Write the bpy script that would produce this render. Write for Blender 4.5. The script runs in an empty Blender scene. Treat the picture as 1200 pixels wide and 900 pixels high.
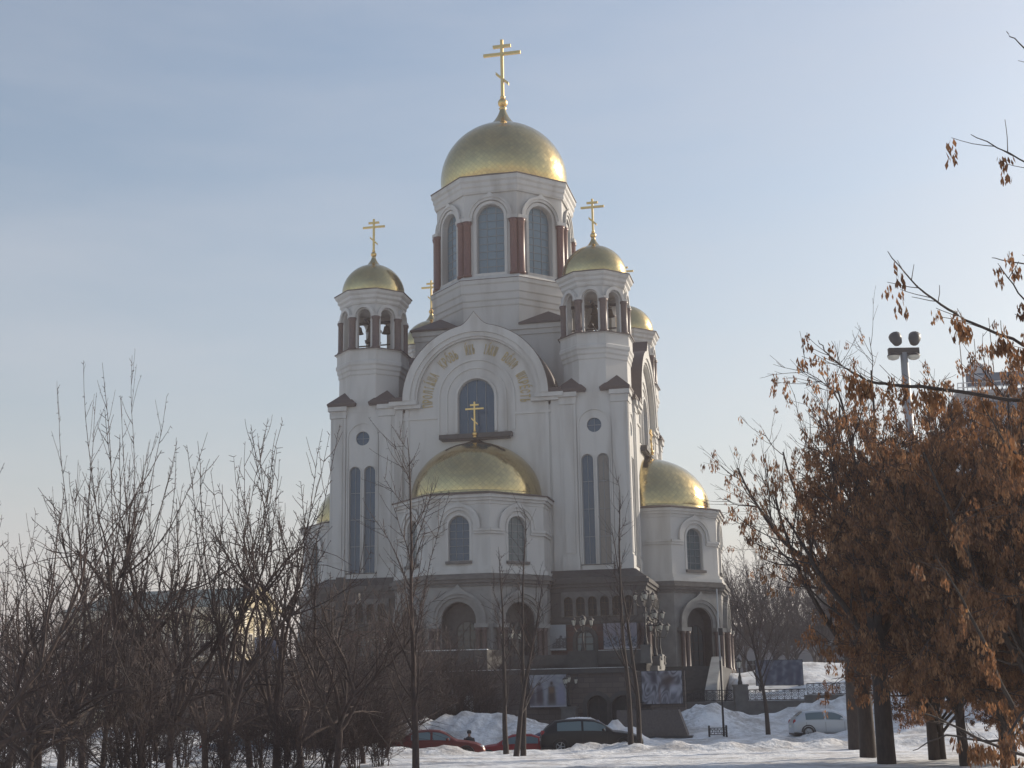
import bpy, bmesh, math, random
import numpy as np
from mathutils import Vector, Matrix
from mathutils.geometry import tessellate_polygon
PI = math.pi
R_ = math.radians
SC = bpy.context.scene
COL = SC.collection

# ------------------------------------------------------------------ camera
cam_d = bpy.data.cameras.new('camera')
cam = bpy.data.objects.new('camera', cam_d)
COL.objects.link(cam)
cam_d.sensor_width = 36.0
cam_d.lens = 36.0 * 1650.0 / 1200.0
cam_d.clip_start = 0.1
cam_d.clip_end = 6000
PITCH, ROLL = R_(13.19), R_(0.96)
fw = Vector((0, math.cos(PITCH), math.sin(PITCH)))
up = Vector((0, -math.sin(PITCH), math.cos(PITCH)))
rt = Vector((1, 0, 0))
# camera rolled a little clockwise, so verticals lean left in the picture
c_, s_ = math.cos(ROLL), math.sin(ROLL)
rt2 = rt * c_ - up * s_
up2 = up * c_ + rt * s_
m = Matrix((rt2, up2, -fw)).transposed().to_4x4()
m.translation = Vector((0, 0, 1.65))
cam.matrix_world = m
SC.camera = cam

# ------------------------------------------------------------------ world, sun, exposure
SUN_EL, SUN_AZ = R_(22.5), R_(60)          # azimuth clockwise from +Y (the way the camera looks)
w = bpy.data.worlds.new('World')
SC.world = w
w.use_nodes = True
nt = w.node_tree
nt.nodes.clear()
sky = nt.nodes.new('ShaderNodeTexSky')
sky.sky_type = 'NISHITA'
sky.sun_disc = False
sky.sun_elevation = SUN_EL
sky.sun_rotation = SUN_AZ
sky.altitude = 250
sky.air_density = 1.35
sky.dust_density = 2.6
sky.ozone_density = 1.8
bg = nt.nodes.new('ShaderNodeBackground')
bg.inputs['Strength'].default_value = 0.142
out = nt.nodes.new('ShaderNodeOutputWorld')
# thin streaks of cirrus over the blue
tc = nt.nodes.new('ShaderNodeTexCoord')
mp = nt.nodes.new('ShaderNodeMapping')
mp.inputs['Scale'].default_value = (1.6, 1.2, 7.0)
mp.inputs['Rotation'].default_value = (0.12, 0.20, 0.3)
nz = nt.nodes.new('ShaderNodeTexNoise')
nz.inputs['Scale'].default_value = 2.2
nz.inputs['Detail'].default_value = 7
nz.inputs['Roughness'].default_value = 0.55
rp = nt.nodes.new('ShaderNodeValToRGB')
rp.color_ramp.elements[0].position = 0.34
rp.color_ramp.elements[0].color = (0.0, 0.0, 0.0, 1)
rp.color_ramp.elements[1].position = 0.78
rp.color_ramp.elements[1].color = (0.25, 0.25, 0.25, 1)
mx = nt.nodes.new('ShaderNodeMix')
mx.data_type = 'RGBA'
mx.inputs[7].default_value = (4.7, 4.72, 4.95, 1)
nt.links.new(tc.outputs['Generated'], mp.inputs['Vector'])
nt.links.new(mp.outputs['Vector'], nz.inputs['Vector'])
nt.links.new(nz.outputs['Fac'], rp.inputs['Fac'])
# the same thin veil is seen edge on towards the horizon, so it thickens there
sxyz = nt.nodes.new('ShaderNodeSeparateXYZ')
nt.links.new(tc.outputs['Generated'], sxyz.inputs[0])
def wm(op, a, b):
    q = nt.nodes.new('ShaderNodeMath'); q.operation = op; q.use_clamp = True
    for i, v in enumerate((a, b)):
        if isinstance(v, (int, float)): q.inputs[i].default_value = v
        else: nt.links.new(v, q.inputs[i])
    return q.outputs[0]
veil = wm('MULTIPLY', wm('POWER', wm('SUBTRACT', 1.0, wm('ABSOLUTE', sxyz.outputs['Z'], 0)), 5.0), 0.70)
nt.links.new(wm('ADD', rp.outputs['Color'], veil), mx.inputs[0])
nt.links.new(sky.outputs['Color'], mx.inputs[6])
nt.links.new(mx.outputs[2], bg.inputs['Color'])
nt.links.new(bg.outputs['Background'], out.inputs['Surface'])

sun_d = bpy.data.lights.new('sun', 'SUN')
sun_d.energy = 4.7
sun_d.angle = R_(0.7)
sun_d.color = (1.0, 0.90, 0.76)
sun = bpy.data.objects.new('sun', sun_d)
COL.objects.link(sun)
sd = Vector((math.sin(SUN_AZ) * math.cos(SUN_EL), math.cos(SUN_AZ) * math.cos(SUN_EL), math.sin(SUN_EL)))
sun.rotation_euler = (-sd).to_track_quat('-Z', 'Y').to_euler()
sun.location = sd * 200

SC.view_settings.view_transform = 'Standard'
SC.view_settings.look = 'None'
SC.view_settings.gamma = 1
SC.view_settings.use_curve_mapping = False
SC.view_settings.exposure = 0.08
SC.cycles.use_denoising = True
SC.cycles.max_bounces = 6
SC.cycles.volume_bounces = 0
SC.cycles.transparent_max_bounces = 8
HAZE_DENSITY = 0.0007

# ------------------------------------------------------------------ helpers
def tag(o, label=None, cat=None, group=None, kind=None):
    if label: o['label'] = label
    if cat: o['category'] = cat
    if group: o['group'] = group
    if kind: o['kind'] = kind
    return o

def empty(name, loc=(0, 0, 0), rz=0, label=None, cat=None, group=None):
    o = bpy.data.objects.new(name, None)
    o.empty_display_size = 0.3
    COL.objects.link(o)
    o.location = loc
    o.rotation_euler = (0, 0, rz)
    return tag(o, label, cat, group)

class MB:
    """collects shapes and links them as one mesh object"""
    def __init__(s):
        s.v, s.f, s.m, s.s = [], [], [], []
    def add(s, vs, fs, mat=0, smooth=False):
        b = len(s.v)
        s.v.extend([tuple(p) for p in vs])
        for f in fs:
            s.f.append(tuple(i + b for i in f)); s.m.append(mat); s.s.append(smooth)
    def box(s, x0, x1, y0, y1, z0, z1, mat=0):
        s.add([(x0, y0, z0), (x1, y0, z0), (x1, y1, z0), (x0, y1, z0), (x0, y0, z1), (x1, y0, z1), (x1, y1, z1), (x0, y1, z1)],
              [(0, 3, 2, 1), (4, 5, 6, 7), (0, 1, 5, 4), (1, 2, 6, 5), (2, 3, 7, 6), (3, 0, 4, 7)], mat)
    def lathe(s, prof, n=32, cx=0, cy=0, mat=0, smooth=True, a0=0.0, arc=2 * PI, cap=False):
        full = abs(arc - 2 * PI) < 1e-6
        k = n if full else n + 1
        vs, fs = [], []
        for r, z in prof:
            for i in range(k):
                a = a0 + arc * i / n
                vs.append((cx + r * math.cos(a), cy + r * math.sin(a), z))
        for j in range(len(prof) - 1):
            for i in range(n):
                i2 = (i + 1) % k
                fs.append((j * k + i, j * k + i2, (j + 1) * k + i2, (j + 1) * k + i))
        if cap:
            fs.append(tuple(range(k - 1, -1, -1)))
            fs.append(tuple((len(prof) - 1) * k + i for i in range(k)))
        s.add(vs, fs, mat, smooth)
    def prism(s, poly, z0, z1, mat=0, top=None):
        """poly: list of (x,y); top: optional other outline at z1"""
        n = len(poly)
        top = top or poly
        vs = [(x, y, z0) for x, y in poly] + [(x, y, z1) for x, y in top]
        fs = [(i, (i + 1) % n, n + (i + 1) % n, n + i) for i in range(n)]
        fs += [tuple(range(n - 1, -1, -1)), tuple(range(n, 2 * n))]
        s.add(vs, fs, mat)
    def tube(s, pts, rad, k=5, mat=0, smooth=True, cap=True):
        n = len(pts)
        vs, fs = [], []
        pts = [Vector(p) for p in pts]
        for i, p in enumerate(pts):
            d = (pts[min(i + 1, n - 1)] - pts[max(i - 1, 0)])
            if d.length < 1e-9: d = Vector((0, 0, 1))
            d.normalize()
            ref = Vector((1, 0, 0)) if abs(d.x) < 0.8 else Vector((0, 1, 0))
            a = d.cross(ref).normalized(); b = d.cross(a)
            r = rad[i] if hasattr(rad, '__len__') else rad
            for j in range(k):
                t = 2 * PI * j / k
                vs.append(p + a * (r * math.cos(t)) + b * (r * math.sin(t)))
        for i in range(n - 1):
            for j in range(k):
                fs.append((i * k + j, i * k + (j + 1) % k, (i + 1) * k + (j + 1) % k, (i + 1) * k + j))
        if cap:
            fs.append(tuple(range(k - 1, -1, -1))); fs.append(tuple((n - 1) * k + j for j in range(k)))
        s.add(vs, fs, mat, smooth)
    def bar(s, p, q, r, k=6, mat=0):
        s.tube([p, q], r, k, mat, False)
    def plate(s, fr, outer, holes=(), d0=-0.2, d1=0.0, mat=0, hmat=None, back=False):
        """flat wall in frame fr with openings: (s,z) outlines, front at d1, returns to d0"""
        O, S, N = fr
        loops = [list(outer)] + [list(h) for h in holes]
        tris = tessellate_polygon([[Vector((x, z, 0)) for x, z in lp] for lp in loops])
        flat = [p for lp in loops for p in lp]
        P = lambda p, d: (O[0] + S[0] * p[0] + N[0] * d, O[1] + S[1] * p[0] + N[1] * d, O[2] + p[1])
        s.add([P(p, d1) for p in flat], [tuple(t) for t in tris], mat)
        if back:
            s.add([P(p, d0) for p in flat], [tuple(reversed(t)) for t in tris], mat)
        if abs(d1 - d0) > 1e-6:
            for i, lp in enumerate(loops):
                n = len(lp)
                s.add([P(p, d1) for p in lp] + [P(p, d0) for p in lp],
                      [(j, (j + 1) % n, n + (j + 1) % n, n + j) for j in range(n)], mat if (i == 0 or hmat is None) else hmat)
    def fbox(s, fr, s0, s1, z0, z1, d0, d1, mat=0):
        O, S, N = fr
        P = lambda a, d, z: (O[0] + S[0] * a + N[0] * d, O[1] + S[1] * a + N[1] * d, O[2] + z)
        s.add([P(s0, d1, z0), P(s1, d1, z0), P(s1, d0, z0), P(s0, d0, z0), P(s0, d1, z1), P(s1, d1, z1), P(s1, d0, z1), P(s0, d0, z1)],
              [(0, 3, 2, 1), (4, 5, 6, 7), (0, 1, 5, 4), (1, 2, 6, 5), (2, 3, 7, 6), (3, 0, 4, 7)], mat)
    def sphere(s, c, r, n=12, mat=0, sx=1, sy=1, sz=1):
        vs, fs = [], []
        h = n // 2
        for j in range(h + 1):
            t = PI * j / h
            for i in range(n):
                a = 2 * PI * i / n
                vs.append((c[0] + sx * r * math.sin(t) * math.cos(a), c[1] + sy * r * math.sin(t) * math.sin(a), c[2] + sz * r * math.cos(t)))
        for j in range(h):
            for i in range(n):
                fs.append((j * n + i, j * n + (i + 1) % n, (j + 1) * n + (i + 1) % n, (j + 1) * n + i))
        s.add(vs, fs, mat, True)
    def build(s, name, mats, parent=None, loc=(0, 0, 0), rz=0, recalc=True):
        me = bpy.data.meshes.new(name)
        me.from_pydata(s.v, [], s.f)
        if not isinstance(mats, (list, tuple)): mats = [mats]
        for mm in mats: me.materials.append(mm)
        me.polygons.foreach_set('material_index', s.m)
        me.polygons.foreach_set('use_smooth', s.s)
        if recalc:
            b = bmesh.new(); b.from_mesh(me)
            bmesh.ops.recalc_face_normals(b, faces=b.faces)
            b.to_mesh(me); b.free()
        me.update()
        o = bpy.data.objects.new(name, me)
        COL.objects.link(o)
        o.parent = parent
        o.location = loc
        o.rotation_euler = (0, 0, rz)
        return o

def arch(sc, hw, z0, zs, n=14):
    """round-headed opening outline"""
    pts = [(sc - hw, z0), (sc + hw, z0)]
    pts += [(sc + hw * math.cos(PI * i / n), zs + hw * math.sin(PI * i / n)) for i in range(n + 1)]
    return pts

def arc_r(r, zc, sc=0, n=28, keel=0.0, kw=0.38, a0=0.0, a1=PI):
    res = []
    for i in range(n + 1):
        a = a0 + (a1 - a0) * i / n
        k = max(0.0, 1 - abs(a - PI / 2) / kw)
        rr = r + keel * k ** 2.0
        res.append((sc + rr * math.cos(a), zc + rr * math.sin(a)))
    return res

def arch_band(mb, fr, sc, zc, r0, r1, z0, d0, d1, keel=0.0, mat=0, n=28, kw=0.38, kin=0.0):
    """archivolt: ring sector between radii r0 and r1 with legs down to z0"""
    o = arc_r(r1, zc, sc, n, keel, kw)
    i = arc_r(r0, zc, sc, n, kin, kw)
    outer = [(sc + r1, z0)] + o + [(sc - r1, z0), (sc - r0, z0)] + i[::-1] + [(sc + r0, z0)]
    if abs(z0 - zc) < 1e-4:
        outer = o + i[::-1]
    mb.plate(fr, outer, (), d0, d1, mat)

# ------------------------------------------------------------------ materials
def new_mat(name, base, rough=0.7, metal=0.0, spec=None):
    mt = bpy.data.materials.new(name)
    mt.use_nodes = True
    n = mt.node_tree
    b = n.nodes['Principled BSDF']
    b.inputs['Base Color'].default_value = (*base, 1)
    b.inputs['Roughness'].default_value = rough
    b.inputs['Metallic'].default_value = metal
    if spec is not None: b.inputs['Specular IOR Level'].default_value = spec
    return mt, n, b

def mottled(name, c1, c2, scale=3.0, rough=0.75, bump=0.0, bscale=20.0, metal=0.0, detail=6, stretch=(1, 1, 1), lo=0.35, hi=0.65, bdist=0.02):
    """two real colours of one surface mixed by noise, with a fine relief"""
    mt, n, b = new_mat(name, c1, rough, metal)
    t = n.nodes.new('ShaderNodeTexCoord')
    mpn = n.nodes.new('ShaderNodeMapping'); mpn.inputs['Scale'].default_value = stretch
    z = n.nodes.new('ShaderNodeTexNoise'); z.inputs['Scale'].default_value = scale; z.inputs['Detail'].default_value = detail
    r = n.nodes.new('ShaderNodeValToRGB')
    r.color_ramp.elements[0].position = lo; r.color_ramp.elements[0].color = (*c1, 1)
    r.color_ramp.elements[1].position = hi; r.color_ramp.elements[1].color = (*c2, 1)
    n.links.new(t.outputs['Object'], mpn.inputs['Vector'])
    n.links.new(mpn.outputs['Vector'], z.inputs['Vector'])
    n.links.new(z.outputs['Fac'], r.inputs['Fac'])
    n.links.new(r.outputs['Color'], b.inputs['Base Color'])
    if bump:
        z2 = n.nodes.new('ShaderNodeTexNoise'); z2.inputs['Scale'].default_value = bscale; z2.inputs['Detail'].default_value = 8
        n.links.new(t.outputs['Object'], z2.inputs['Vector'])
        bp = n.nodes.new('ShaderNodeBump'); bp.inputs['Strength'].default_value = bump; bp.inputs['Distance'].default_value = bdist
        n.links.new(z2.outputs['Fac'], bp.inputs['Height'])
        n.links.new(bp.outputs['Normal'], b.inputs['Normal'])
    return mt

M = {}
def stucco(name, c, dirt):
    mt = mottled(name, c, dirt, 0.8, 0.85, 0.25, 6.0, detail=9, stretch=(1, 1, 0.16), lo=0.47, hi=0.80, bdist=0.03)
    return mt
M['plaster'] = stucco('white_plaster', (0.515, 0.51, 0.49), (0.34, 0.325, 0.30))
M['granite_grey'] = mottled('grey_granite', (0.118, 0.115, 0.11), (0.078, 0.076, 0.074), 2.2, 0.5, 0.2, 12)
M['granite_dark'] = mottled('dark_granite', (0.058, 0.056, 0.054), (0.040, 0.038, 0.037), 3.2, 0.5, 0.2, 12)
M['slab'] = mottled('red_brown_granite', (0.105, 0.088, 0.082), (0.075, 0.064, 0.060), 9, 0.55, 0.15, 30)
M['column'] = mottled('red_granite', (0.15, 0.066, 0.054), (0.11, 0.05, 0.043), 6, 0.4)
M['column_dark'] = mottled('brown_granite', (0.118, 0.083, 0.075), (0.085, 0.062, 0.057), 6, 0.45)
M['roof'] = mottled('brown_sheet_metal', (0.085, 0.064, 0.058), (0.06, 0.046, 0.043), 3, 0.55, 0.2, 5, stretch=(4, 4, 0.3))
M['bell'] = mottled('bell_bronze', (0.10, 0.075, 0.04), (0.06, 0.05, 0.03), 4, 0.5, metal=0.8)
M['iron'] = mottled('black_iron', (0.016, 0.016, 0.018), (0.028, 0.026, 0.025), 9, 0.55)
M['lamp_glass'] = new_mat('frosted_lamp_glass', (0.62, 0.60, 0.52), 0.35)[0]
M['frame'] = new_mat('window_frame_grey', (0.20, 0.225, 0.24), 0.5)[0]
M['gilt'] = new_mat('gilded_metal', (0.72, 0.50, 0.20), 0.34, 1.0)[0]
M['letters'] = new_mat('gilt_letters', (0.42, 0.335, 0.18), 0.5, 0.25)[0]

def brick():
    mt, n, b = new_mat('brown_brick', (0.1, 0.06, 0.05), 0.8)
    t = n.nodes.new('ShaderNodeTexCoord')
    mpn = n.nodes.new('ShaderNodeMapping'); mpn.inputs['Rotation'].default_value = (PI / 2, 0, 0)
    br = n.nodes.new('ShaderNodeTexBrick')
    br.inputs['Color1'].default_value = (0.135, 0.068, 0.052, 1)
    br.inputs['Color2'].default_value = (0.095, 0.05, 0.044, 1)
    br.inputs['Mortar'].default_value = (0.10, 0.085, 0.08, 1)
    br.inputs['Scale'].default_value = 1.0
    br.inputs['Mortar Size'].default_value = 0.02
    br.inputs['Brick Width'].default_value = 0.9
    br.inputs['Row Height'].default_value = 0.4
    n.links.new(t.outputs['Object'], mpn.inputs['Vector'])
    n.links.new(mpn.outputs['Vector'], br.inputs['Vector'])
    n.links.new(br.outputs['Color'], b.inputs['Base Color'])
    return mt
M['brick'] = brick()

def rough_stone():
    mt, n, b = new_mat('rough_cut_stone', (0.12, 0.1, 0.09), 0.85)
    t = n.nodes.new('ShaderNodeTexCoord')
    mpn = n.nodes.new('ShaderNodeMapping'); mpn.inputs['Rotation'].default_value = (PI / 2, 0, 0)
    br = n.nodes.new('ShaderNodeTexBrick')
    br.inputs['Color1'].default_value = (0.120, 0.098, 0.086, 1)
    br.inputs['Color2'].default_value = (0.085, 0.070, 0.063, 1)
    br.inputs['Mortar'].default_value = (0.055, 0.05, 0.047, 1)
    br.inputs['Scale'].default_value = 1.0
    br.inputs['Mortar Size'].default_value = 0.018
    br.inputs['Brick Width'].default_value = 0.75
    br.inputs['Row Height'].default_value = 0.32
    n.links.new(t.outputs['Object'], mpn.inputs['Vector'])
    n.links.new(mpn.outputs['Vector'], br.inputs['Vector'])
    z = n.nodes.new('ShaderNodeTexNoise'); z.inputs['Scale'].default_value = 4; z.inputs['Detail'].default_value = 8
    n.links.new(t.outputs['Object'], z.inputs['Vector'])
    mxn = n.nodes.new('ShaderNodeMix'); mxn.data_type = 'RGBA'; mxn.blend_type = 'MULTIPLY'; mxn.inputs[0].default_value = 0.5
    n.links.new(br.outputs['Color'], mxn.inputs[6]); n.links.new(z.outputs['Color'], mxn.inputs[7])
    n.links.new(br.outputs['Color'], b.inputs['Base Color'])
    bp = n.nodes.new('ShaderNodeBump'); bp.inputs['Strength'].default_value = 0.6; bp.inputs['Distance'].default_value = 0.05
    n.links.new(z.outputs['Fac'], bp.inputs['Height']); n.links.new(bp.outputs['Normal'], b.inputs['Normal'])
    return mt
M['stone'] = rough_stone()

def gold_tiles(name, N, kz):
    """satin gilded sheets laid in a diamond pattern round the axis of the dome"""
    mt, n, b = new_mat(name, (0.70, 0.52, 0.22), 0.3, 1.0)
    L = n.links.new
    t = n.nodes.new('ShaderNodeTexCoord'); sx = n.nodes.new('ShaderNodeSeparateXYZ')
    L(t.outputs['Object'], sx.inputs[0])
    def mth(op, a, bb=None):
        q = n.nodes.new('ShaderNodeMath'); q.operation = op
        for i, x in enumerate((a, bb)):
            if x is None: continue
            if isinstance(x, (int, float)): q.inputs[i].default_value = x
            else: L(x, q.inputs[i])
        return q.outputs[0]
    ang = mth('ARCTAN2', sx.outputs['Y'], sx.outputs['X'])
    u = mth('MULTIPLY', ang, N / (2 * PI)); v = mth('MULTIPLY', sx.outputs['Z'], kz)
    A = mth('ADD', u, v); B = mth('SUBTRACT', u, v)
    fa = mth('ABSOLUTE', mth('SUBTRACT', mth('FRACT', A), 0.5)); fb = mth('ABSOLUTE', mth('SUBTRACT', mth('FRACT', B), 0.5))
    e = mth('MAXIMUM', fa, fb)
    edge = mth('GREATER_THAN', e, 0.465)
    cmb = n.nodes.new('ShaderNodeCombineXYZ')
    L(mth('FLOOR', A), cmb.inputs[0]); L(mth('FLOOR', B), cmb.inputs[1])
    wn = n.nodes.new('ShaderNodeTexWhiteNoise'); wn.noise_dimensions = '2D'; L(cmb.outputs[0], wn.inputs['Vector'])
    mr = n.nodes.new('ShaderNodeMapRange'); L(wn.outputs['Value'], mr.inputs[0]); mr.inputs[3].default_value = 0.13; mr.inputs[4].default_value = 0.20
    L(mr.outputs[0], b.inputs['Roughness'])
    cr = n.nodes.new('ShaderNodeValToRGB')
    cr.color_ramp.elements[0].color = (0.50, 0.40, 0.205, 1); cr.color_ramp.elements[1].color = (0.57, 0.455, 0.23, 1)
    L(wn.outputs['Value'], cr.inputs[0])
    mxn = n.nodes.new('ShaderNodeMix'); mxn.data_type = 'RGBA'
    L(edge, mxn.inputs[0]); L(cr.outputs[0], mxn.inputs[6]); mxn.inputs[7].default_value = (0.40, 0.31, 0.15, 1)
    L(mxn.outputs[2], b.inputs['Base Color'])
    # each sheet is dished a hair differently
    nz_ = n.nodes.new('ShaderNodeTexNoise'); nz_.inputs['Scale'].default_value = 1.2; nz_.inputs['Detail'].default_value = 3
    L(t.outputs['Object'], nz_.inputs['Vector'])
    hgt = mth('ADD', mth('MULTIPLY', wn.outputs['Value'], 0.16), mth('ADD', mth('MULTIPLY', nz_.outputs['Fac'], 0.5), mth('MULTIPLY', mth('SUBTRACT', 1.0, edge), 0.4)))
    bp = n.nodes.new('ShaderNodeBump'); bp.inputs['Strength'].default_value = 0.08; bp.inputs['Distance'].default_value = 0.05
    L(hgt, bp.inputs['Height'])
    # every plate lies at its own slight tilt
    v1 = n.nodes.new('ShaderNodeVectorMath'); v1.operation = 'SUBTRACT'; L(wn.outputs['Color'], v1.inputs[0]); v1.inputs[1].default_value = (.5, .5, .5)
    v2 = n.nodes.new('ShaderNodeVectorMath'); v2.operation = 'SCALE'; L(v1.outputs[0], v2.inputs[0]); v2.inputs['Scale'].default_value = 0.05
    v3 = n.nodes.new('ShaderNodeVectorMath'); v3.operation = 'ADD'; L(bp.outputs['Normal'], v3.inputs[0]); L(v2.outputs[0], v3.inputs[1])
    v4 = n.nodes.new('ShaderNodeVectorMath'); v4.operation = 'NORMALIZE'; L(v3.outputs[0], v4.inputs[0])
    L(v4.outputs[0], b.inputs['Normal'])
    return mt
M['gold_main'] = gold_tiles('gilded_dome_large', 72, 2.2)
M['gold_small'] = gold_tiles('gilded_dome_small', 48, 3.2)
M['gold_half'] = gold_tiles('gilded_dome_apse', 66, 2.3)

def glass(name, base, rough=0.08):
    mt, n, b = new_mat(name, base, rough, 0.0, 0.5)
    t = n.nodes.new('ShaderNodeTexCoord')
    z = n.nodes.new('ShaderNodeTexNoise'); z.inputs['Scale'].default_value = 0.9; z.inputs['Detail'].default_value = 2
    L = n.links.new
    L(t.outputs['Object'], z.inputs['Vector'])
    bp = n.nodes.new('ShaderNodeBump'); bp.inputs['Strength'].default_value = 0.22; bp.inputs['Distance'].default_value = 0.1
    L(z.outputs['Fac'], bp.inputs['Height']); L(bp.outputs['Normal'], b.inputs['Normal'])
    return mt
M['glass'] = glass('blue_window_glass', (0.030, 0.075, 0.130))
M['glass_green'] = glass('green_grey_window_glass', (0.085, 0.125, 0.14))
M['glass_dark'] = new_mat('dark_glass', (0.018, 0.02, 0.022), 0.45, 0.0, 0.2)[0]

def snow_mat():
    mt, n, b = new_mat('snow', (0.80, 0.82, 0.85), 0.75)
    L = n.links.new
    t = n.nodes.new('ShaderNodeTexCoord')
    z = n.nodes.new('ShaderNodeTexNoise'); z.inputs['Scale'].default_value = 0.55; z.inputs['Detail'].default_value = 10; z.inputs['Roughness'].default_value = 0.62
    L(t.outputs['Object'], z.inputs['Vector'])
    r = n.nodes.new('ShaderNodeValToRGB')
    r.color_ramp.elements[0].position = 0.36; r.color_ramp.elements[0].color = (0.47, 0.45, 0.44, 1)
    r.color_ramp.elements[1].position = 0.55; r.color_ramp.elements[1].color = (0.80, 0.81, 0.83, 1)
    L(z.outputs['Fac'], r.inputs['Fac'])
    # road grit ploughed up with the snow
    at = n.nodes.new('ShaderNodeAttribute'); at.attribute_name = 'grit'
    z3 = n.nodes.new('ShaderNodeTexNoise'); z3.inputs['Scale'].default_value = 3.5; z3.inputs['Detail'].default_value = 10; z3.inputs['Roughness'].default_value = 0.7
    L(t.outputs['Object'], z3.inputs['Vector'])
    mr = n.nodes.new('ShaderNodeMapRange'); L(z3.outputs['Fac'], mr.inputs[0]); mr.inputs[1].default_value = 0.40; mr.inputs[2].default_value = 0.66
    mu = n.nodes.new('ShaderNodeMath'); mu.operation = 'MULTIPLY'; L(at.outputs['Fac'], mu.inputs[0]); L(mr.outputs[0], mu.inputs[1])
    mg = n.nodes.new('ShaderNodeMix'); mg.data_type = 'RGBA'; L(mu.outputs[0], mg.inputs[0]); L(r.outputs['Color'], mg.inputs[6]); mg.inputs[7].default_value = (0.24, 0.22, 0.205, 1)
    L(mg.outputs[2], b.inputs['Base Color'])
    z2 = n.nodes.new('ShaderNodeTexNoise'); z2.inputs['Scale'].default_value = 2.4; z2.inputs['Detail'].default_value = 9; z2.inputs['Roughness'].default_value = 0.6
    L(t.outputs['Object'], z2.inputs['Vector'])
    bp = n.nodes.new('ShaderNodeBump'); bp.inputs['Strength'].default_value = 0.8; bp.inputs['Distance'].default_value = 0.22
    L(z2.outputs['Fac'], bp.inputs['Height']); L(bp.outputs['Normal'], b.inputs['Normal'])
    b.inputs['Subsurface Weight'].default_value = 0.0
    return mt
M['snow'] = snow_mat()

def bark(name, c1, c2, scale=14):
    return mottled(name, c1, c2, scale, 0.9, 0.5, 30, stretch=(1, 1, 0.3), bdist=0.01)
M['bark_dark'] = bark('dark_bark', (0.055, 0.043, 0.038), (0.035, 0.028, 0.026))
M['bark_warm'] = bark('reddish_brown_bark', (0.092, 0.062, 0.050), (0.050, 0.037, 0.033))
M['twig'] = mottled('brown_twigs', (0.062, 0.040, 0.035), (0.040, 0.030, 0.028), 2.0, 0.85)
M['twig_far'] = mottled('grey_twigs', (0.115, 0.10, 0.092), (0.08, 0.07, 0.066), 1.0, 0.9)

def keys_mat(name, c):
    mt, n, b = new_mat(name, c, 0.75)
    L = n.links.new
    tr = n.nodes.new('ShaderNodeBsdfTranslucent'); tr.inputs['Color'].default_value = (c[0] * 1.4, c[1] * 1.2, c[2], 1)
    ms = n.nodes.new('ShaderNodeMixShader'); ms.inputs[0].default_value = 0.45
    o = n.nodes['Material Output']
    L(b.outputs[0], ms.inputs[1]); L(tr.outputs[0], ms.inputs[2]); L(ms.outputs[0], o.inputs['Surface'])
    return mt
M['keys'] = [keys_mat('maple_keys_brown', (0.205, 0.110, 0.057)), keys_mat('maple_keys_tan', (0.30, 0.178, 0.095)), keys_mat('maple_keys_dark', (0.125, 0.070, 0.043))]

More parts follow.
